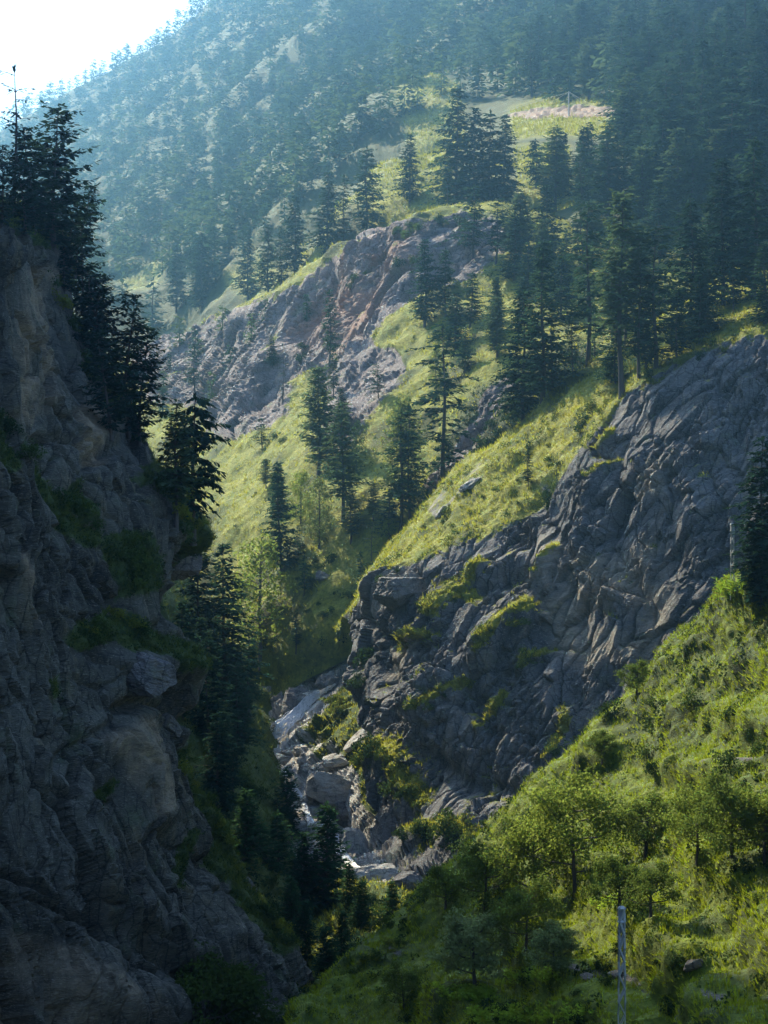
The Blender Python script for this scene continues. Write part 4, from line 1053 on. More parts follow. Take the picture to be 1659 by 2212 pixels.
MARKS = [
 (1330, 60, 'high wood above the stony bank'), (1420, 20, 'high wood left of the top corner'), (1530, 20, 'high wood beside the top corner'), (1560, 160, 'tall dark wood under the top corner'), (1310, 180, 'dark wood right above the power pole'),(1540, 300, 'dark middle of the corner wood'), (1440, 130, 'dark wood between stony bank and top corner'), (1250, 140, 'dark wood straight above the power pole'), (1600, 100, 'dark wood under the top corner'),
 (1500, 200, 'dark wood below the top corner'), (1400, 260, 'dark wood beside the stony bank'), (1600, 280, 'dark wood at the upper picture edge'), (1620, 420, 'dark wood at the picture edge'), (1470, 380, 'dark wood above the huge spreading cedar'),
 (1340, 370, 'wood above the tall bare-trunked cedar'), (1220, 440, 'trees below the stony bank'), (1560, 500, 'dark wood behind the cliff shoulder'), (1150, 130, 'hazy wood left above the stony bank'),
 (1180, 600, 'trees behind the close cedar pair'), (1400, 620, 'trees behind the slender cedar'), (1060, 60, 'hazy wood at the top middle'),
 (960, 150, 'hazy wood above the dense clump'), (820, 260, 'hazy wood left above the meadow'), (700, 400, 'hazy wood above the three brink cedars'), (560, 490, 'hazy wood above the scree'),
 (420, 580, 'pale wood beside the bulky hazy cedar'), (300, 540, 'pale wood by the left cliff conifers'), (480, 380, 'pale middle of the far wood'), (640, 220, 'blue middle of the far wood'),
 (820, 60, 'blue wood under the top edge'), (350, 280, 'purplish wood under the skyline'), (480, 120, 'purplish wood along the upper skyline'), (230, 250, 'purplish wood at the low skyline end'),
 (420, 800, 'grey scree below the far wood'), (700, 1050, 'sunny slope around the feathery pine'), (1020, 720, 'grass left of the close cedar pair'), (460, 1380, 'shaded grove under the overhang'), (1460, 740, 'brink above the dark cliff'), (640, 1200, 'low sunny slope by the dark leaning pine'), (1470, -50, 'corner wood cut by the top edge'), (1590, -20, 'corner wood at the very top'), (1600, 660, 'trees on the cliff shoulder'), (900, -60, 'blue wood cut by the top edge'), (1400, -60, 'dark wood cut by the top edge'),
]
byl = {}
for t in IND:
    t['mark'] = min(range(len(MARKS)), key=lambda k: math.hypot(t['u'] - MARKS[k][0], (t['v'] - t['h'] / 2 / t['d'] * FPX) - MARKS[k][1]))
    byl.setdefault(t['mark'], []).append(t)
keys_big = ['cedar1', 'cedar2', 'cedar3', 'pine2', 'slim', 'cedar4', 'cedar5', 'pine1', 'broken', 'cedar4', 'cedar5']
rr = random.Random(3)
for k, ts in byl.items():
    ts.sort(key=lambda t: t['u'])
    for i, t in enumerate(ts):
        lab = f"{nth(i)} large conifer from the left in the {MARKS[k][2]}"
        key = rr.choice(keys_big) if t['d'] < 900 else rr.choice(['lite1', 'lite2', 'lite3', 'cedar1', 'pine1'])
        plant('conifer_tree', key, t['X'] - np.array([0, 0, 0.5]), t['h'], rr.uniform(0, 6.28), lab, 'tree', 'conifers of the mountainside woods', (rr.gauss(0, 0.03), rr.gauss(0, 0.03)), rr.uniform(0.95, 1.4))

def forest():
    parts, r = [], np.random.default_rng(9)
    for mat, keys in ((M['needle'], ['lite1', 'lite2']), (M['needle_pale'], ['lite3'])):
        V, F, n = [], [], 0
        for j, t in enumerate(REST):
            key = ['lite1', 'lite2', 'lite3'][j % 3]
            if key not in keys: continue
            vr = VARIANT[key]
            s = t['h'] / vr['h']; a = r.uniform(0, 6.28); c, sn = math.cos(a), math.sin(a)
            w = s * r.uniform(0.8, 1.25)
            v = vr['cv']
            V.append(np.stack([(v[:, 0] * c - v[:, 1] * sn) * w, (v[:, 0] * sn + v[:, 1] * c) * w, v[:, 2] * s], 1) + t['X'] - [0, 0, 0.5])
            F.append(vr['cf'] + n); n += len(v)
            tv, tf = tube([(0, 0, -1), (0, 0, t['h'] * 0.8)], [0.28, 0.08], 4)
            V.append(tv + t['X']); F.append(tf + n); n += len(tv)
        parts.append((np.concatenate(V), np.concatenate(F), mat))
    n0 = len(parts[0][0])
    me = np_mesh('forest', np.concatenate([parts[0][0], parts[1][0]]), np.concatenate([parts[0][1], parts[1][1] + n0]))
    me.materials.append(parts[0][2]); me.materials.append(parts[1][2])
    me.polygons.foreach_set('material_index', np.concatenate([np.zeros(len(parts[0][1]), np.int32), np.ones(len(parts[1][1]), np.int32)]))
    o = bpy.data.objects.new('forest', me); COL.objects.link(o)
    tag(o, 'hazy blue conifer wood covering the far mountainside', 'forest', None, 'stuff')
forest()

# ------------------------------------------------------------------ shrubs
SHR = []
def shrub(u, v, size, land, kind, where):
    SHR.append((u, v, size, land, kind, where))
rs = random.Random(12)
def along(poly, n, size, land, kinds, where, jit=12):
    seg = [math.hypot(b[0] - a[0], b[1] - a[1]) for a, b in zip(poly[:-1], poly[1:])]
    for i in range(max(2, int(n * 0.68))):
        q = rs.uniform(0, sum(seg)); j = 0
        while q > seg[j] and j < len(seg) - 1: q -= seg[j]; j += 1
        t = q / (seg[j] + 1e-9); a, b = poly[j], poly[j + 1]
        shrub(a[0] + (b[0] - a[0]) * t + rs.uniform(-jit, jit), a[1] + (b[1] - a[1]) * t + rs.uniform(-jit, jit), size * rs.uniform(0.6, 1.4), land, rs.choice(kinds), where)
G3 = ['shrub', 'shrub', 'dark']
along([(130, 600), (150, 700), (190, 800)], 12, 2.6, 'left', ['shrub', 'yellow', 'dark'], 'along the top of the left rock edge', 14)
along([(190, 780), (240, 880), (310, 985)], 12, 2.6, 'left', G3, 'under the left flank conifers', 16)
along([(315, 1020), (370, 1080), (410, 1140)], 12, 2.6, 'left', ['shrub', 'yellow', 'shrub'], 'on the nose of the left cliff', 16)
along([(255, 1160), (290, 1210), (310, 1270)], 9, 2.8, 'left', G3, 'in the bushy notch of the left cliff', 20)
along([(60, 960), (120, 1060), (220, 1160)], 12, 2.0, 'left', G3, 'on the slanting green ledge of the left cliff', 14)
along([(190, 1370), (250, 1350), (330, 1390), (375, 1430)], 15, 2.0, 'left', ['shrub', 'yellow', 'dark'], 'on the green ledge over the jutting block', 20)
along([(0, 880), (20, 980)], 4, 2.2, 'left', ['dark'], 'at the picture edge of the left cliff', 12)
along([(390, 1590), (440, 1720), (500, 1850)], 14, 1.9, 'left', ['shrub', 'yellow', 'shrub'], 'down the outer edge of the left cliff', 14)
along([(500, 1850), (560, 1950), (640, 2040)], 13, 1.9, 'left', ['shrub', 'yellow', 'dark'], 'at the foot of the left cliff edge', 14)
along([(250, 1690), (215, 1720)], 3, 1.4, 'left', ['shrub'], 'in the crack of the pale left slab', 8)
along([(440, 1600), (490, 1740), (540, 1850)], 14, 3.2, 'bank', G3, 'between the left cliff and the streamside row', 26)
along([(520, 1680), (560, 1740)], 5, 3.0, 'bank', G3, 'on the bank below the waterfall', 18)
along([(560, 1900), (620, 2000), (680, 2080)], 10, 2.6, 'bank', G3, 'among the young conifers at the stream', 26)
along([(690, 1580), (740, 1500), (800, 1490)], 9, 2.6, 'bed', ['shrub', 'yellow', 'dark'], 'on the green bank right of the waterfall', 18)
along([(760, 1640), (830, 1620), (880, 1700), (850, 1740)], 13, 3.0, 'right', ['dark', 'shrub'], 'over the big pale boulder', 24)
along([(780, 1500), (770, 1420), (800, 1400)], 7, 3.0, 'right', ['dark'], 'in the dark cleft above the waterfall', 16)
along([(870, 1790), (960, 1800), (1040, 1840)], 12, 3.0, 'right', ['dark', 'shrub'], 'along the foot of the dark cliff', 24)
along([(690, 1990), (780, 1960), (860, 1960)], 9, 2.6, 'bed', ['dark', 'shrub'], 'on the gorge floor below the flat rock', 22)
along([(760, 1880), (860, 1890), (900, 1920)], 7, 2.2, 'bed', ['dark', 'shrub'], 'between the stream boulders', 18)
along([(945, 1330), (985, 1290), (1015, 1290)], 6, 2.0, 'right', ['shrub', 'yellow'], 'on the round ledge of the dark cliff', 10)
along([(1050, 1420), (1090, 1360), (1150, 1320)], 7, 1.9, 'right', ['shrub', 'yellow'], 'on the slanting ledge of the dark cliff', 10)
along([(900, 1540), (960, 1500)], 4, 1.5, 'right', ['shrub', 'yellow'], 'on the lowest ledge of the dark cliff', 7)
along([(1030, 1570), (1090, 1500)], 4, 1.6, 'right', ['shrub', 'yellow'], 'on the short ledge of the dark cliff', 7)
along([(1120, 1440), (1180, 1410)], 4, 1.8, 'right', ['shrub', 'yellow'], 'on the middle ledge of the dark cliff', 9)
along([(1190, 1640), (1230, 1570)], 4, 2.2, 'right', ['shrub'], 'at the cliff foot behind the near ridge', 10)
along([(1320, 880), (1400, 820), (1480, 770), (1600, 730)], 14, 2.2, 'right', ['shrub', 'yellow', 'dark'], 'along the upper brink of the dark cliff', 12)
along([(1180, 1080), (1270, 920), (1290, 880)], 10, 2.4, 'right', ['dark', 'shrub'], 'at the corner of the dark cliff brink', 16)
along([(960, 1150), (1060, 1080), (1180, 980)], 16, 1.5, 'right', G3, 'dotting the bright grass above the dark cliff', 26)
along([(820, 1250), (880, 1190), (960, 1110)], 9, 1.6, 'right', G3, 'along the crest of the spur', 14)
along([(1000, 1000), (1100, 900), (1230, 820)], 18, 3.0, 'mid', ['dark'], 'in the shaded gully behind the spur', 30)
along([(640, 1250), (700, 1200), (760, 1280), (680, 1330)], 16, 2.0, 'mid', G3, 'on the sunny slope above the stream', 30)
along([(540, 960), (620, 920), (560, 1050)], 10, 2.0, 'mid', G3, 'on the pale slope beside the flat-topped cedar', 30)
along([(860, 420), (920, 360), (960, 320)], 9, 2.4, 'far', ['dark'], 'dotting the hazy meadow', 22)
along([(690, 566), (800, 520), (960, 480), (1090, 482)], 13, 3.0, 'mid', ['dark', 'shrub'], 'along the brink of the red cliff', 10)
along([(620, 700), (760, 600), (900, 560)], 8, 2.6, 'mid', ['dark', 'shrub'], 'on the face of the red cliff', 22)
along([(560, 800), (640, 760), (700, 720)], 6, 2.6, 'mid', ['dark'], 'on the red cliff foot', 20)
along([(1340, 1440), (1300, 1600), (1270, 1640)], 10, 1.6, 'near', G3, 'along the near ridge line', 18)
along([(1400, 1500), (1500, 1560), (1620, 1600)], 16, 1.4, 'near', ['dark', 'shrub', 'yellow'], 'on the upper part of the near slope', 40)
along([(1380, 1660), (1500, 1640), (1640, 1700)], 12, 1.3, 'near', G3, 'above the terrace trees of the near slope', 26)
along([(900, 1950), (840, 2030), (760, 2090)], 14, 1.5, 'near', ['shrub', 'yellow', 'dark'], 'on the outer end of the near slope', 26)
along([(1200, 2130), (1350, 2080), (1500, 2040), (1640, 1960)], 18, 1.0, 'near', ['dark', 'dark', 'shrub'], 'on the dim lower terraces', 46)
along([(900, 2180), (1050, 2190), (1250, 2190), (1600, 2160)], 16, 1.1, 'near', ['dark', 'shrub'], 'along the bottom of the near slope', 26)
along([(1420, 1900), (1640, 1880)], 8, 1.0, 'near', ['dark'], 'under the terrace trees', 16)
KW = {'shrub': 'leafy green', 'dark': 'dark green', 'yellow': 'yellow-green'}
grp = {}
for s in SHR: grp.setdefault((s[5], s[4]), []).append(s)
for (where, kind), ss in grp.items():
    ss.sort(key=lambda s: s[0])
    for i, (u, v, size, land, kind, where) in enumerate(ss):
        X, N = ground_at(u, v, land, 5)
        o = bpy.data.objects.new('shrub', SHRUB[kind, rs.randrange(4)])
        COL.objects.link(o)
        o.location = X - N * 0.1 * size
        nn = Vector(N) * 0.5 + Vector((0, 0, 1)) * 0.8
        q = nn.to_track_quat('Z', 'Y'); o.rotation_mode = 'QUATERNION'
        from mathutils import Quaternion
        o.rotation_quaternion = q @ Quaternion((0, 0, 1), rs.uniform(0, 6.28))
        sc = size * 0.62
        o.scale = (sc * rs.uniform(0.85, 1.3), sc * rs.uniform(0.85, 1.3), sc * rs.uniform(0.75, 1.15))
        if len(ss) == 1: lab = f"{KW[kind]} shrub {where}"
        else: lab = f"{nth(i)} {KW[kind]} shrub from the left {where}"
        tag(o, lab, 'shrub', 'shrubs ' + where)

# ------------------------------------------------------------------ grass and ground cover
def grass(land, n, blades, h, w, mat, keep, seed, lean=0.5):
    L = LAND[land]
    r = np.random.default_rng(seed)
    F = L['F']
    a = L['X'][F[:, 0]]; e1 = L['X'][F[:, 1]] - a; e2 = L['X'][F[:, 3]] - a
    ar = np.linalg.norm(np.cross(e1, e2), axis=1)
    c = F[:, 0]
    U, V = L['U'][c], L['V'][c]
    vis = (U > -120) & (U < 1900) & (V > -60) & (V < 2330)
    p = ar * vis * keep(L, c) / (L['D'][c] ** 1.0)
    p /= p.sum()
    f = r.choice(len(F), n, p=p)
    s, t = r.random((n, 1)), r.random((n, 1))
    base = a[f] + e1[f] * s + e2[f] * t
    hh = h * r.uniform(0.5, 1.5, n) * (0.7 + 0.6 * np.clip(fbm(base / 3.0, 2, seed) + 0.5, 0, 1))
    base = np.repeat(base, blades, 0) + r.normal(0, h * 0.35, (n * blades, 3)) * [1, 1, 0.15]
    hh = np.repeat(hh, blades) * r.uniform(0.6, 1.2, n * blades)
    nn = np.repeat(L['N'][c[f]], blades, 0)
    d = unit(nn * 0.5 + np.array([0, 0, 0.9]) + r.normal(0, lean, (n * blades, 3)) * [1, 1, 0.4])
    sd = unit(np.cross(d, r.normal(size=d.shape)))
    ww = w * r.uniform(0.6, 1.4, (n * blades, 1))
    v = np.stack([base - sd * ww - nn * 0.08, base + sd * ww - nn * 0.08, base + d * hh[:, None]], 1).reshape(-1, 3)
    o = link('grass', np_mesh('grass', v, np.arange(len(v)).reshape(-1, 3)), mat)
    return o

lowrock = lambda L, c: (L['rock'][c] < 0.45).astype(float)
tag(grass('near', 24000, 6, 0.42, 0.045, M['grass_near'], lowrock, 1), 'tall yellow-green grass and weeds on the near slope', 'grass', None, 'stuff')
tag(grass('right', 14000, 5, 0.6, 0.07, M['grass'], lambda L, c: (L['rock'][c] < 0.45) * np.where(L['T'][c] < 3.3, 1.0, 2.0) * (L['T'][c] > 0.6), 2), 'sunlit grass on the spur and ledges of the dark cliff', 'grass', None, 'stuff')
tag(grass('mid', 12000, 4, 0.8, 0.10, M['grass'], lowrock, 3), 'hazy sunlit grass on the middle spur', 'grass', None, 'stuff')
tag(grass('far', 7000, 3, 1.3, 0.16, M['grass'], lambda L, c: (L['wood'][c] < 0.35) * (L['rock'][c] < 0.5) * (L['V'][c] < 560) * (L['D'][c] < 1000), 7), 'hazy sunlit grass of the far meadows', 'grass', None, 'stuff')
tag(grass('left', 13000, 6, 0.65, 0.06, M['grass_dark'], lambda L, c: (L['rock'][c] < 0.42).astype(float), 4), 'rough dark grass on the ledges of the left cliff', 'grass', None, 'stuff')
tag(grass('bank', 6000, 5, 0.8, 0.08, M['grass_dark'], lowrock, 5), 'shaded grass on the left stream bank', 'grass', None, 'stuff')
tag(grass('bed', 5000, 5, 0.7, 0.07, M['grass'], lowrock, 6), 'grass among the stream boulders', 'grass', None, 'stuff')

def undergrowth(land, n, k, size, mat, keep, seed, label):
    L = LAND[land]; r = np.random.default_rng(seed)
    vis = (L['U'] > -120) & (L['U'] < 1780) & (L['V'] > -60) & (L['V'] < 2330)
    p = vis * keep(L) / L['D']
    idx = r.choice(len(p), n, p=p / p.sum())
    c = L['X'][idx] + L['N'][idx] * size * 0.3
    B, F, S = leaves(r, c, size * r.uniform(0.5, 1.5, n), k, size * 0.42, 0.7, 0.5)
    v, f = quads_mesh('u', B, F, S)
    tag(link('undergrowth', np_mesh('undergrowth', v, f), mat), label, 'undergrowth', None, 'stuff')
soft = lambda L: L['rock'] < 0.5
patchy = lambda L, sd, sc: sstep(0.0, 0.35, fbm(L['X'] / sc, 3, sd))
undergrowth('near', 260, 26, 0.7, M['shrub_dark'], lambda L: soft(L) * patchy(L, 161, 6.0), 11, 'darker bushy scrub over the near slope')
undergrowth('near', 300, 26, 0.5, M['shrub_yellow'], lambda L: soft(L) * patchy(L, 163, 5.0), 12, 'yellowish leafy weeds over the near slope')
undergrowth('near', 380, 26, 0.5, M['shrub'], lambda L: soft(L) * patchy(L, 61, 7.0), 1, 'low leafy weeds and scrub over the near slope')
undergrowth('left', 1100, 26, 0.6, M['shrub_dark'], lambda L: (L['rock'] < 0.45) * 1.0, 2, 'low dark scrub on the ledges of the left cliff')
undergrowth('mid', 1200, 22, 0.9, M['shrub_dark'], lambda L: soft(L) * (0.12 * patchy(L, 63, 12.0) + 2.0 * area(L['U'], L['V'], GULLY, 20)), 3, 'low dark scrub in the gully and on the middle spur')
undergrowth('right', 900, 22, 0.6, M['shrub'], lambda L: soft(L) * patchy(L, 65, 8.0) * (L['T'] > 0.8), 4, 'low scrub on the spur above the dark cliff')
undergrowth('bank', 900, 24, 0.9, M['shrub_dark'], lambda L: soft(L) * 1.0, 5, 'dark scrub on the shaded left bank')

def crop(name, poly, n, h, label, land='near', width=0.05, seed=1):
    L = LAND[land]; r = np.random.default_rng(seed)
    idx = np.where(in_poly(L['U'], L['V'], poly))[0]
    B, F, S = [], [], []
    if len(idx) == 0: return
    for i in r.choice(idx, n):
        p = L['X'][i] + r.normal(0, 0.25, 3) * [1, 1, 0]
        hh = h * r.uniform(0.7, 1.2)
        for k in range(8):
            a = r.uniform(0, 6.28); z = hh * r.uniform(0.15, 0.9); ln = h * r.uniform(0.35, 0.7)
            f = np.array([math.cos(a) * ln, math.sin(a) * ln, ln * r.uniform(-0.2, 0.9)])
            B.append(p + [0, 0, z]); F.append(f); S.append(unit(np.cross(f, r.normal(size=3))) * width * r.uniform(0.7, 1.3))
        B.append(p - [0, 0, 0.1]); F.append(np.array([0, 0, hh])); S.append(np.array([0.02, 0, 0]))
    v, f = quads_mesh('x', np.array(B), np.array(F), np.array(S))
    tag(link(name, np_mesh(name, v, f), M['crop']), label, 'crop', None, 'stuff')
crop('maize_foliage', [(1555, 1275), (1600, 1262), (1700, 1225), (1700, 1262), (1620, 1290), (1560, 1300)], 260, 1.1, 'band of maize along the crest of the near slope', seed=1)
crop('bean_foliage', [(1080, 2110), (1180, 2100), (1230, 2118), (1190, 2128), (1090, 2130)], 90, 0.6, 'bright green bean patch below the silvery tree', width=0.09, seed=2)
crop('bean_foliage', [(940, 2135), (1060, 2140), (1070, 2170), (960, 2165)], 150, 0.6, 'bright yellow-green crop patch near the bottom', width=0.09, seed=3)
crop('bean_foliage', [(1020, 2185), (1200, 2180), (1290, 2190), (1250, 2215), (1010, 2215)], 170, 0.6, 'bright crop strip at the very bottom of the slope', width=0.09, seed=4)
crop('bean_foliage', [(1280, 1950), (1350, 1945), (1370, 1965), (1300, 1972)], 60, 0.6, 'small bright crop patch at the near pole top', width=0.09, seed=5)

# ------------------------------------------------------------------ boulders
import bmesh
M['boulder'] = M['bed']
def boulder(u, v, w, h, land, label, seed, dark=False, deep=None, rot=0.0, lift=0.25, pale=0.6):
    X, N = ground_at(u, v, land, 6)
    d = X[1]
    rx, rz = w / 2 / FPX * d, h / 2 / FPX * d
    ry = deep if deep else 0.9 * (rx + rz) / 2 * 1.1
    bm = bmesh.new()
    bmesh.ops.create_icosphere(bm, subdivisions=5 if w > 80 else 4 if w > 30 else 3, radius=1.0)
    p = np.array([q.co[:] for q in bm.verts])
    fs = np.array([[q.index for q in f.verts] for f in bm.faces])
    bm.free()
    r = np.random.default_rng(seed)
    for k in range(26):
        n = unit(r.normal(size=3)); lim = r.uniform(0.5, 0.9)
        dd = p @ n
        p = p - np.maximum(dd - lim, 0)[:, None] * n
    p = p * np.array([rx, ry, rz]) * 1.2
    p = p + unit(p) * (0.06 * min(rx, rz) * fbm(p / (0.5 * (rx + rz)), 4, seed) + 0.2 * ridged(p / np.array([1.6, 1.6, 0.7]), 3, seed + 1))[:, None]
    c, s = math.cos(rot), math.sin(rot)
    p = np.stack([p[:, 0] * c - p[:, 2] * s, p[:, 1], p[:, 0] * s + p[:, 2] * c], 1)
    me = np_mesh('boulder', p, fs)
    add_attr(me, 'rock', np.where(p[:, 2] > 0.75 * rz, 0.75, 1.0)); add_attr(me, 'tint', np.clip(pale * (0.55 + 1.1 * fbm(p / 1.6, 4, seed + 5)), 0, 1)); add_attr(me, 'wood', np.zeros(len(p)))
    o = link('boulder', me, M['right'] if dark else (M['near'] if land == 'near' else M['bed']))
    o.location = X + np.array([0, 0, lift * rz])
    return tag(o, label, 'boulder', 'boulders of the gorge')
BOULD = [
 (712, 1705, 108, 92, 'bed', 'biggest pale boulder, overhanging the dark plunge pool', 0, 0.15, 0.9),
 (640, 1525, 96, 88, 'bed', 'big dark boulder at the left side of the waterfall', 1, 0.0, 0.0),
 (645, 1455, 100, 72, 'bed', 'big dark boulder uphill of the waterfall', 1, -0.2, 0.0),
 (700, 1430, 62, 44, 'bed', 'dark boulder above the waterfall, topmost of the heap', 1, -0.3, 0.1),
 (706, 1475, 52, 40, 'bed', 'dark angular boulder resting at the top of the waterfall', 1, -0.3, 0.0),
 (572, 1580, 64, 56, 'bed', 'pale grey boulder at the foot of the waterfall, left side', 0, -0.2, 0.6),
 (560, 1510, 50, 42, 'bed', 'grey boulder against the shaded grove', 1, 0, 0.1),
 (668, 1502, 38, 22, 'bed', 'small pale boulder at the lip of the waterfall', 0, -0.25, 0.7),
 (762, 1835, 76, 84, 'bed', 'tan wedge-shaped boulder below the plunge pool', 0, 0.25, 0.5),
 (872, 1850, 92, 62, 'bed', 'wide tan boulder near the cliff foot', 0, -0.1, 0.4),
 (800, 1895, 116, 60, 'bed', 'long flat pale rock before the young conifers', 0, 0.1, 0.35),
 (600, 1645, 62, 44, 'bed', 'pale block at the foot of the cascade', 0, 0.3, 0.7),
 (742, 1765, 52, 54, 'bed', 'dark wet block under the overhanging boulder', 1, 0.1, 0.0),
 (690, 1800, 58, 46, 'bed', 'grey boulder splitting the stream below the pool', 0, 0.2, 0.5),
 (822, 1830, 60, 54, 'bed', 'grey boulder between the wedge and the wide tan one', 0, -0.2, 0.4),
 (660, 1730, 46, 44, 'bed', 'grey block left of the plunge pool', 0, 0.5, 0.4),
 (720, 1640, 60, 34, 'bed', 'pale ledge block above the biggest boulder', 0, 0.2, 0.8),
 (880, 1905, 80, 56, 'bed', 'dark overhung boulder under the wide tan one', 1, 0, 0.0),
 (650, 1785, 66, 34, 'bed', 'low cream-coloured rock beside the streamside row', 0, 0, 0.9),
 (610, 1665, 40, 28, 'bed', 'pale slab stone below the waterfall foot', 0, 0.4, 0.7),
 (660, 1660, 44, 26, 'bed', 'angular grey stone on the pale slab', 0, 0.2, 0.3),
 (690, 1655, 34, 26, 'bed', 'grey stone touching the biggest pale boulder', 0, 0, 0.2),
 (640, 1690, 44, 50, 'bed', 'tilted grey rock left of the biggest pale boulder', 0, 0.6, 0.3),
 (785, 1590, 84, 34, 'bed', 'slanting pale slab on the green bank', 0, 0.65, 0.8),
 (862, 1275, 130, 80, 'right', 'smooth grey block capping the tip of the spur', 1, 0.3, 0.35),
 (690, 1245, 36, 26, 'mid', 'small purple-grey boulder on the sunny slope', 1, 0, 0.1),
 (612, 2205, 60, 44, 'bed', 'pale boulder at the bottom in the shaded gorge', 0, 0.3, 0.4),
 (1335, 2105, 44, 20, 'near', 'grey stone right of the near pole on the terrace', 0, 0.1, 0.1),
 (1275, 2108, 34, 16, 'near', 'flat grey stone left of the near pole', 0, 0, 0.1),
 (1495, 2085, 40, 18, 'near', 'grey stone on the dim lower terrace', 0, 0.2, 0.1),
 (1010, 1045, 50, 18, 'right', 'pale slab in the bright grass above the dark cliff', 0, 0.6, 0.3),
 (950, 1105, 40, 18, 'right', 'lower pale slab in the bright grass, nearer the crest', 0, 0.6, 0.3),
 (395, 1215, 92, 90, 'left', 'dark overhanging rock nose of the left cliff', 1, 0.5, 0.0),
 (330, 1455, 124, 96, 'left', 'jutting dark block under the green ledge of the left cliff', 1, -0.3, 0.0),
 (365, 1560, 60, 44, 'left', 'small roof-like block below the jutting block', 1, -0.5, 0.1),
]
for i, (u, v, w, h, land, lab, dark, rot, pale) in enumerate(BOULD):
    boulder(u, v, w, h, land, lab, 300 + i, bool(dark), None, rot, 0.0, pale)
rb = random.Random(4)
for i in range(22):
    u = rb.uniform(575, 715); v = 1660 + rb.uniform(-45, 35) - (u - 640) * 0.25
    s = rb.uniform(9, 20)
    boulder(u, v, s * 1.4, s, 'bed', f"{nth(i)} small loose stone on the pale slab under the waterfall", 400 + i, False, None, rb.uniform(-0.4, 0.5), 0.2, rb.uniform(0.2, 0.9))

# ------------------------------------------------------------------ water
def foam_mat():
    m, nt, out = new_mat('white_water')
    t = NT(nt)
    v = t.coords(scale=(1, 1, 0.35))
    nz = t.noise(v, 1.6, 5, 0.7)
    b = t.n('ShaderNodeBsdfPrincipled')
    t.l(t.mix(t.ramp(nz, [(0.36, 0.0), (0.52, 1.0)]), (0.5, 0.55, 0.58), (0.95, 0.95, 0.95)), b.inputs['Base Color'])
    b.inputs['Roughness'].default_value = 0.5
    b.inputs['Subsurface Weight'].default_value = 0.0
    bp = t.n('ShaderNodeBump'); bp.inputs['Strength'].default_value = 0.8; bp.inputs['Distance'].default_value = 0.3
    t.l(nz, bp.inputs['Height']); t.l(bp.outputs[0], b.inputs['Normal'])
    t.l(b.outputs[0], out.inputs[0])
    return m
M['foam'] = foam_mat()
def fall(path, widths, name, seed, lift=0.35, strands=46):
    """falling water: many thin streams side by side that part and meet."""
    P3 = np.array([sum(ground_at(u + du, v, 'bed', 9)[0] for du in (-8, 0, 8)) / 3 + ground_at(u, v, 'bed', 9)[1] * lift + np.array([0, -0.5, 0.2]) for u, v in path])
    n = 70
    c = catmull(P3, np.linspace(0, len(path) - 1, n))
    w = np.interp(np.linspace(0, 1, n), np.linspace(0, 1, len(widths)), widths) / FPX * c[:, 1]
    t = unit(np.gradient(c, axis=0))
    side = unit(np.cross(t, np.array([0.0, -0.75, 0.65])))
    nrm = unit(np.cross(side, t)); nrm = np.where((nrm[:, 1:2] > 0), -nrm, nrm)
    r = np.random.default_rng(seed)
    V, F, m = [], [], 0
    for k in range(strands):
        a0 = int(r.uniform(0, 0.5) * n) if k > 8 else 0
        a1 = n if k <= 8 else min(n, a0 + int(r.uniform(0.25, 0.8) * n))
        if a1 - a0 < 4: continue
        s0 = r.uniform(-1, 1)
        idx = np.arange(a0, a1)
        off = s0 + 0.22 * np.sin(idx * r.uniform(0.08, 0.3) + r.uniform(0, 6)) + 0.1 * np.sin(idx * 0.9 + k)
        half = w[idx] * r.uniform(0.015, 0.06) * np.sin(np.linspace(0.15, 2.95, len(idx))) ** 0.5
        up = 0.1 + 0.3 * r.random() * (1 - s0 * s0) + 0.12 * np.sin(idx * 0.7 + k * 2)
        mid_ = c[idx] + side[idx] * (off * w[idx] / 2)[:, None] + nrm[idx] * up[:, None]
        q = np.stack([mid_ - side[idx] * half[:, None] - nrm[idx] * 0.1, mid_ + nrm[idx] * 0.08, mid_ + side[idx] * half[:, None] - nrm[idx] * 0.1], 1).reshape(-1, 3)
        f = np.array([(3 * i + j, 3 * i + j + 1, 3 * i + j + 4, 3 * i + j + 3) for i in range(len(idx) - 1) for j in (0, 1)])
        V.append(q); F.append(f + m); m += len(q)
    o = link(name, np_mesh(name, np.concatenate(V), np.concatenate(F), True), M['foam'])
    return tag(o, kind='structure')
fall([(724, 1484), (694, 1500), (660, 1522), (632, 1548), (605, 1574), (582, 1598), (556, 1626)], [12, 16, 22, 28, 32, 44, 62], 'waterfall_water', 1, 0.75, 60)
fall([(600, 1660), (625, 1690), (648, 1725), (662, 1758), (668, 1790)], [20, 14, 10, 10, 18], 'stream_water', 2)
fall([(700, 1785), (722, 1800), (734, 1818), (745, 1850), (770, 1880)], [14, 16, 22, 16, 22], 'stream_water', 3)

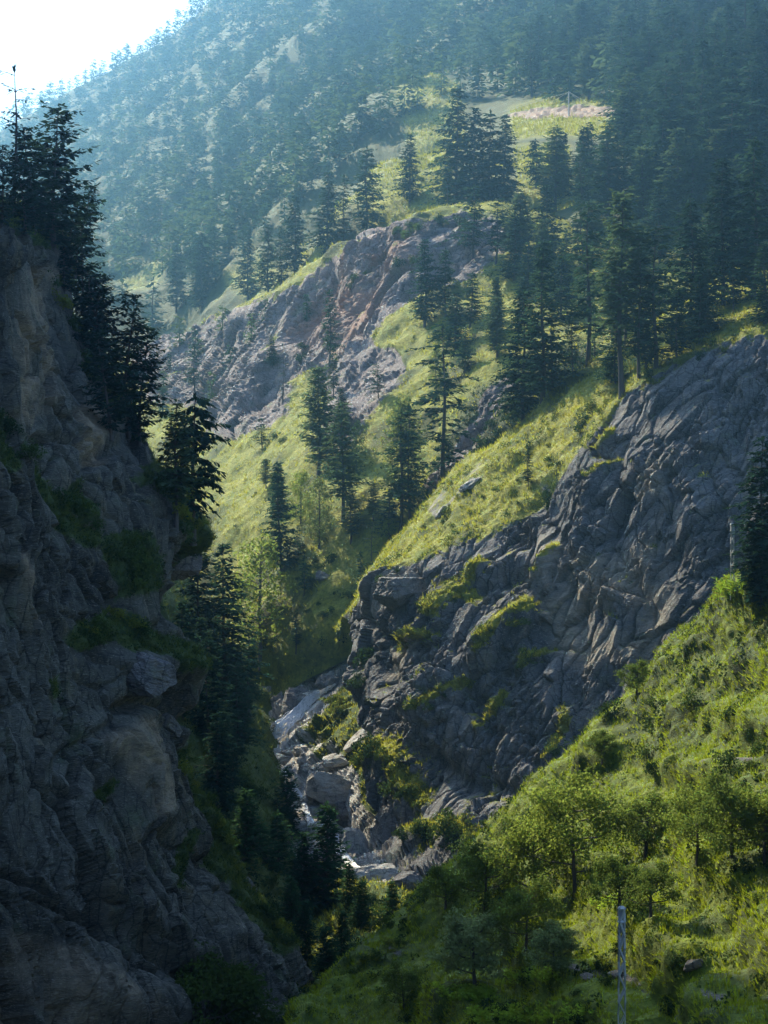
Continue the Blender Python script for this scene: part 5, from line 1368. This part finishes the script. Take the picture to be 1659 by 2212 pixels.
# ------------------------------------------------------------------ poles
M['steel'] = mat_plain('galvanised_steel', (0.32, 0.35, 0.36), (0.48, 0.5, 0.5), 3.0, 0.5, 0.1, (1, 1, 1), 0.2)
M['wood_pole'] = mat_plain('weathered_pole', (0.35, 0.33, 0.30), (0.5, 0.48, 0.45), 2.0, 0.8, 0.2)
def beam(a, b, w, name, parent, mat):
    a, b = np.array(a, float), np.array(b, float)
    v, f = tube([a, b], [w, w], 4)
    caps = np.array([(3, 2, 1, 0), (4, 5, 6, 7)])
    return link(name, np_mesh(name, v, np.concatenate([f, caps])), mat, parent)
def lattice_pole(foot, h, w0, w1, label, rows, rz, k=1.0):
    root = bpy.data.objects.new('lattice_pole', None); COL.objects.link(root)
    root.location = foot; root.rotation_euler = (0, 0, rz)
    tag(root, label, 'pole', 'steel lattice poles on the near slope')
    cw = lambda z: (w0 + (w1 - w0) * z / h) / 2
    cor = [(-1, -1), (1, -1), (1, 1), (-1, 1)]
    for sx, sy in cor:
        beam((sx * w0 / 2, sy * w0 / 2, -0.6), (sx * w1 / 2, sy * w1 / 2, h), 0.017 * k, 'leg', root, M['steel'])
    for k in range(rows):
        z0, z1 = h * k / rows, h * (k + 1) / rows
        for i in range(4):
            a, b = cor[i], cor[(i + 1) % 4]
            if bool(k % 2) != (i in (2, 3)): a, b = b, a
            beam((a[0] * cw(z0), a[1] * cw(z0), z0), (b[0] * cw(z1), b[1] * cw(z1), z1), 0.009 * k, 'brace', root, M['steel'])
            if k >= rows - 2:
                beam((a[0] * cw(z1), a[1] * cw(z1), z1), (b[0] * cw(z1), b[1] * cw(z1), z1), 0.011 * k, 'crosspiece', root, M['steel'])
    v = np.array([(sx * (w1 / 2 + 0.01), sy * (w1 / 2 + 0.01), h + z) for z in (0, 0.03) for sx, sy in cor])
    link('top_plate', np_mesh('top_plate', v, np.array([(3, 2, 1, 0), (4, 5, 6, 7), (0, 1, 5, 4), (1, 2, 6, 5), (2, 3, 7, 6), (3, 0, 4, 7)])), M['steel'], root)
Xp, _ = ground_at(1326, 2330, 'near', 20)
topz = (1106 - 1962) / FPX * Xp[1]
lattice_pole(Xp, topz - Xp[2], 0.52, 0.24, 'tall grey steel lattice pole rising from the bottom edge', 13, 0.02, 0.85)
Xq, _ = ground_at(1577, 1282, 'near', 6)
lattice_pole(Xq, (1282 - 1132) / FPX * Xq[1], 0.36, 0.22, 'grey steel lattice pole on the crest beside the maize', 11, 0.03, 1.8)

def power_pole():
    X, N = ground_at(1222, 246, 'far', 8)
    h = 52 / FPX * X[1]
    root = bpy.data.objects.new('power_pole', None); COL.objects.link(root); root.location = X
    tag(root, 'pale far power pole with slanting wires on the stony bank', 'pole')
    beam((0, 0, -1), (0, 0, h), 0.28, 'post', root, M['wood_pole'])
    beam((-0.8, 0, h - 0.4), (0.8, 0, h - 0.4), 0.14, 'crossarm', root, M['wood_pole'])
    for (u, v) in ((1325, 246), (1290, 240), (1125, 250), (1080, 235)):
        Y, _ = ground_at(u, v, 'far', 10)
        beam((0, 0, h - 0.3), Y - X, 0.035, 'wire', root, M['wood_pole'])
power_pole()



# ------------------------------------------------------------------ haze
def haze():
    m, nt, out = new_mat('haze')
    t = NT(nt)
    pv = t.n('ShaderNodeVolumePrincipled')
    pv.inputs['Color'].default_value = (0.30, 0.68, 1.0, 1)
    pv.inputs['Density'].default_value = 0.00029
    pv.inputs['Anisotropy'].default_value = 0.85
    t.l(pv.outputs[0], out.inputs['Volume'])
    x0, x1, y0, y1, z0, z1 = -3100, 3100, -350, 4100, -97, 700
    vs = [(x, y, z) for z in (z0, z1) for y in (y0, y1) for x in (x0, x1)]
    me = np_mesh('haze', vs, [(0, 2, 3, 1), (4, 5, 7, 6), (0, 1, 5, 4), (2, 6, 7, 3), (0, 4, 6, 2), (1, 3, 7, 5)])
    tag(link('haze', me, m), kind='stuff')
haze()
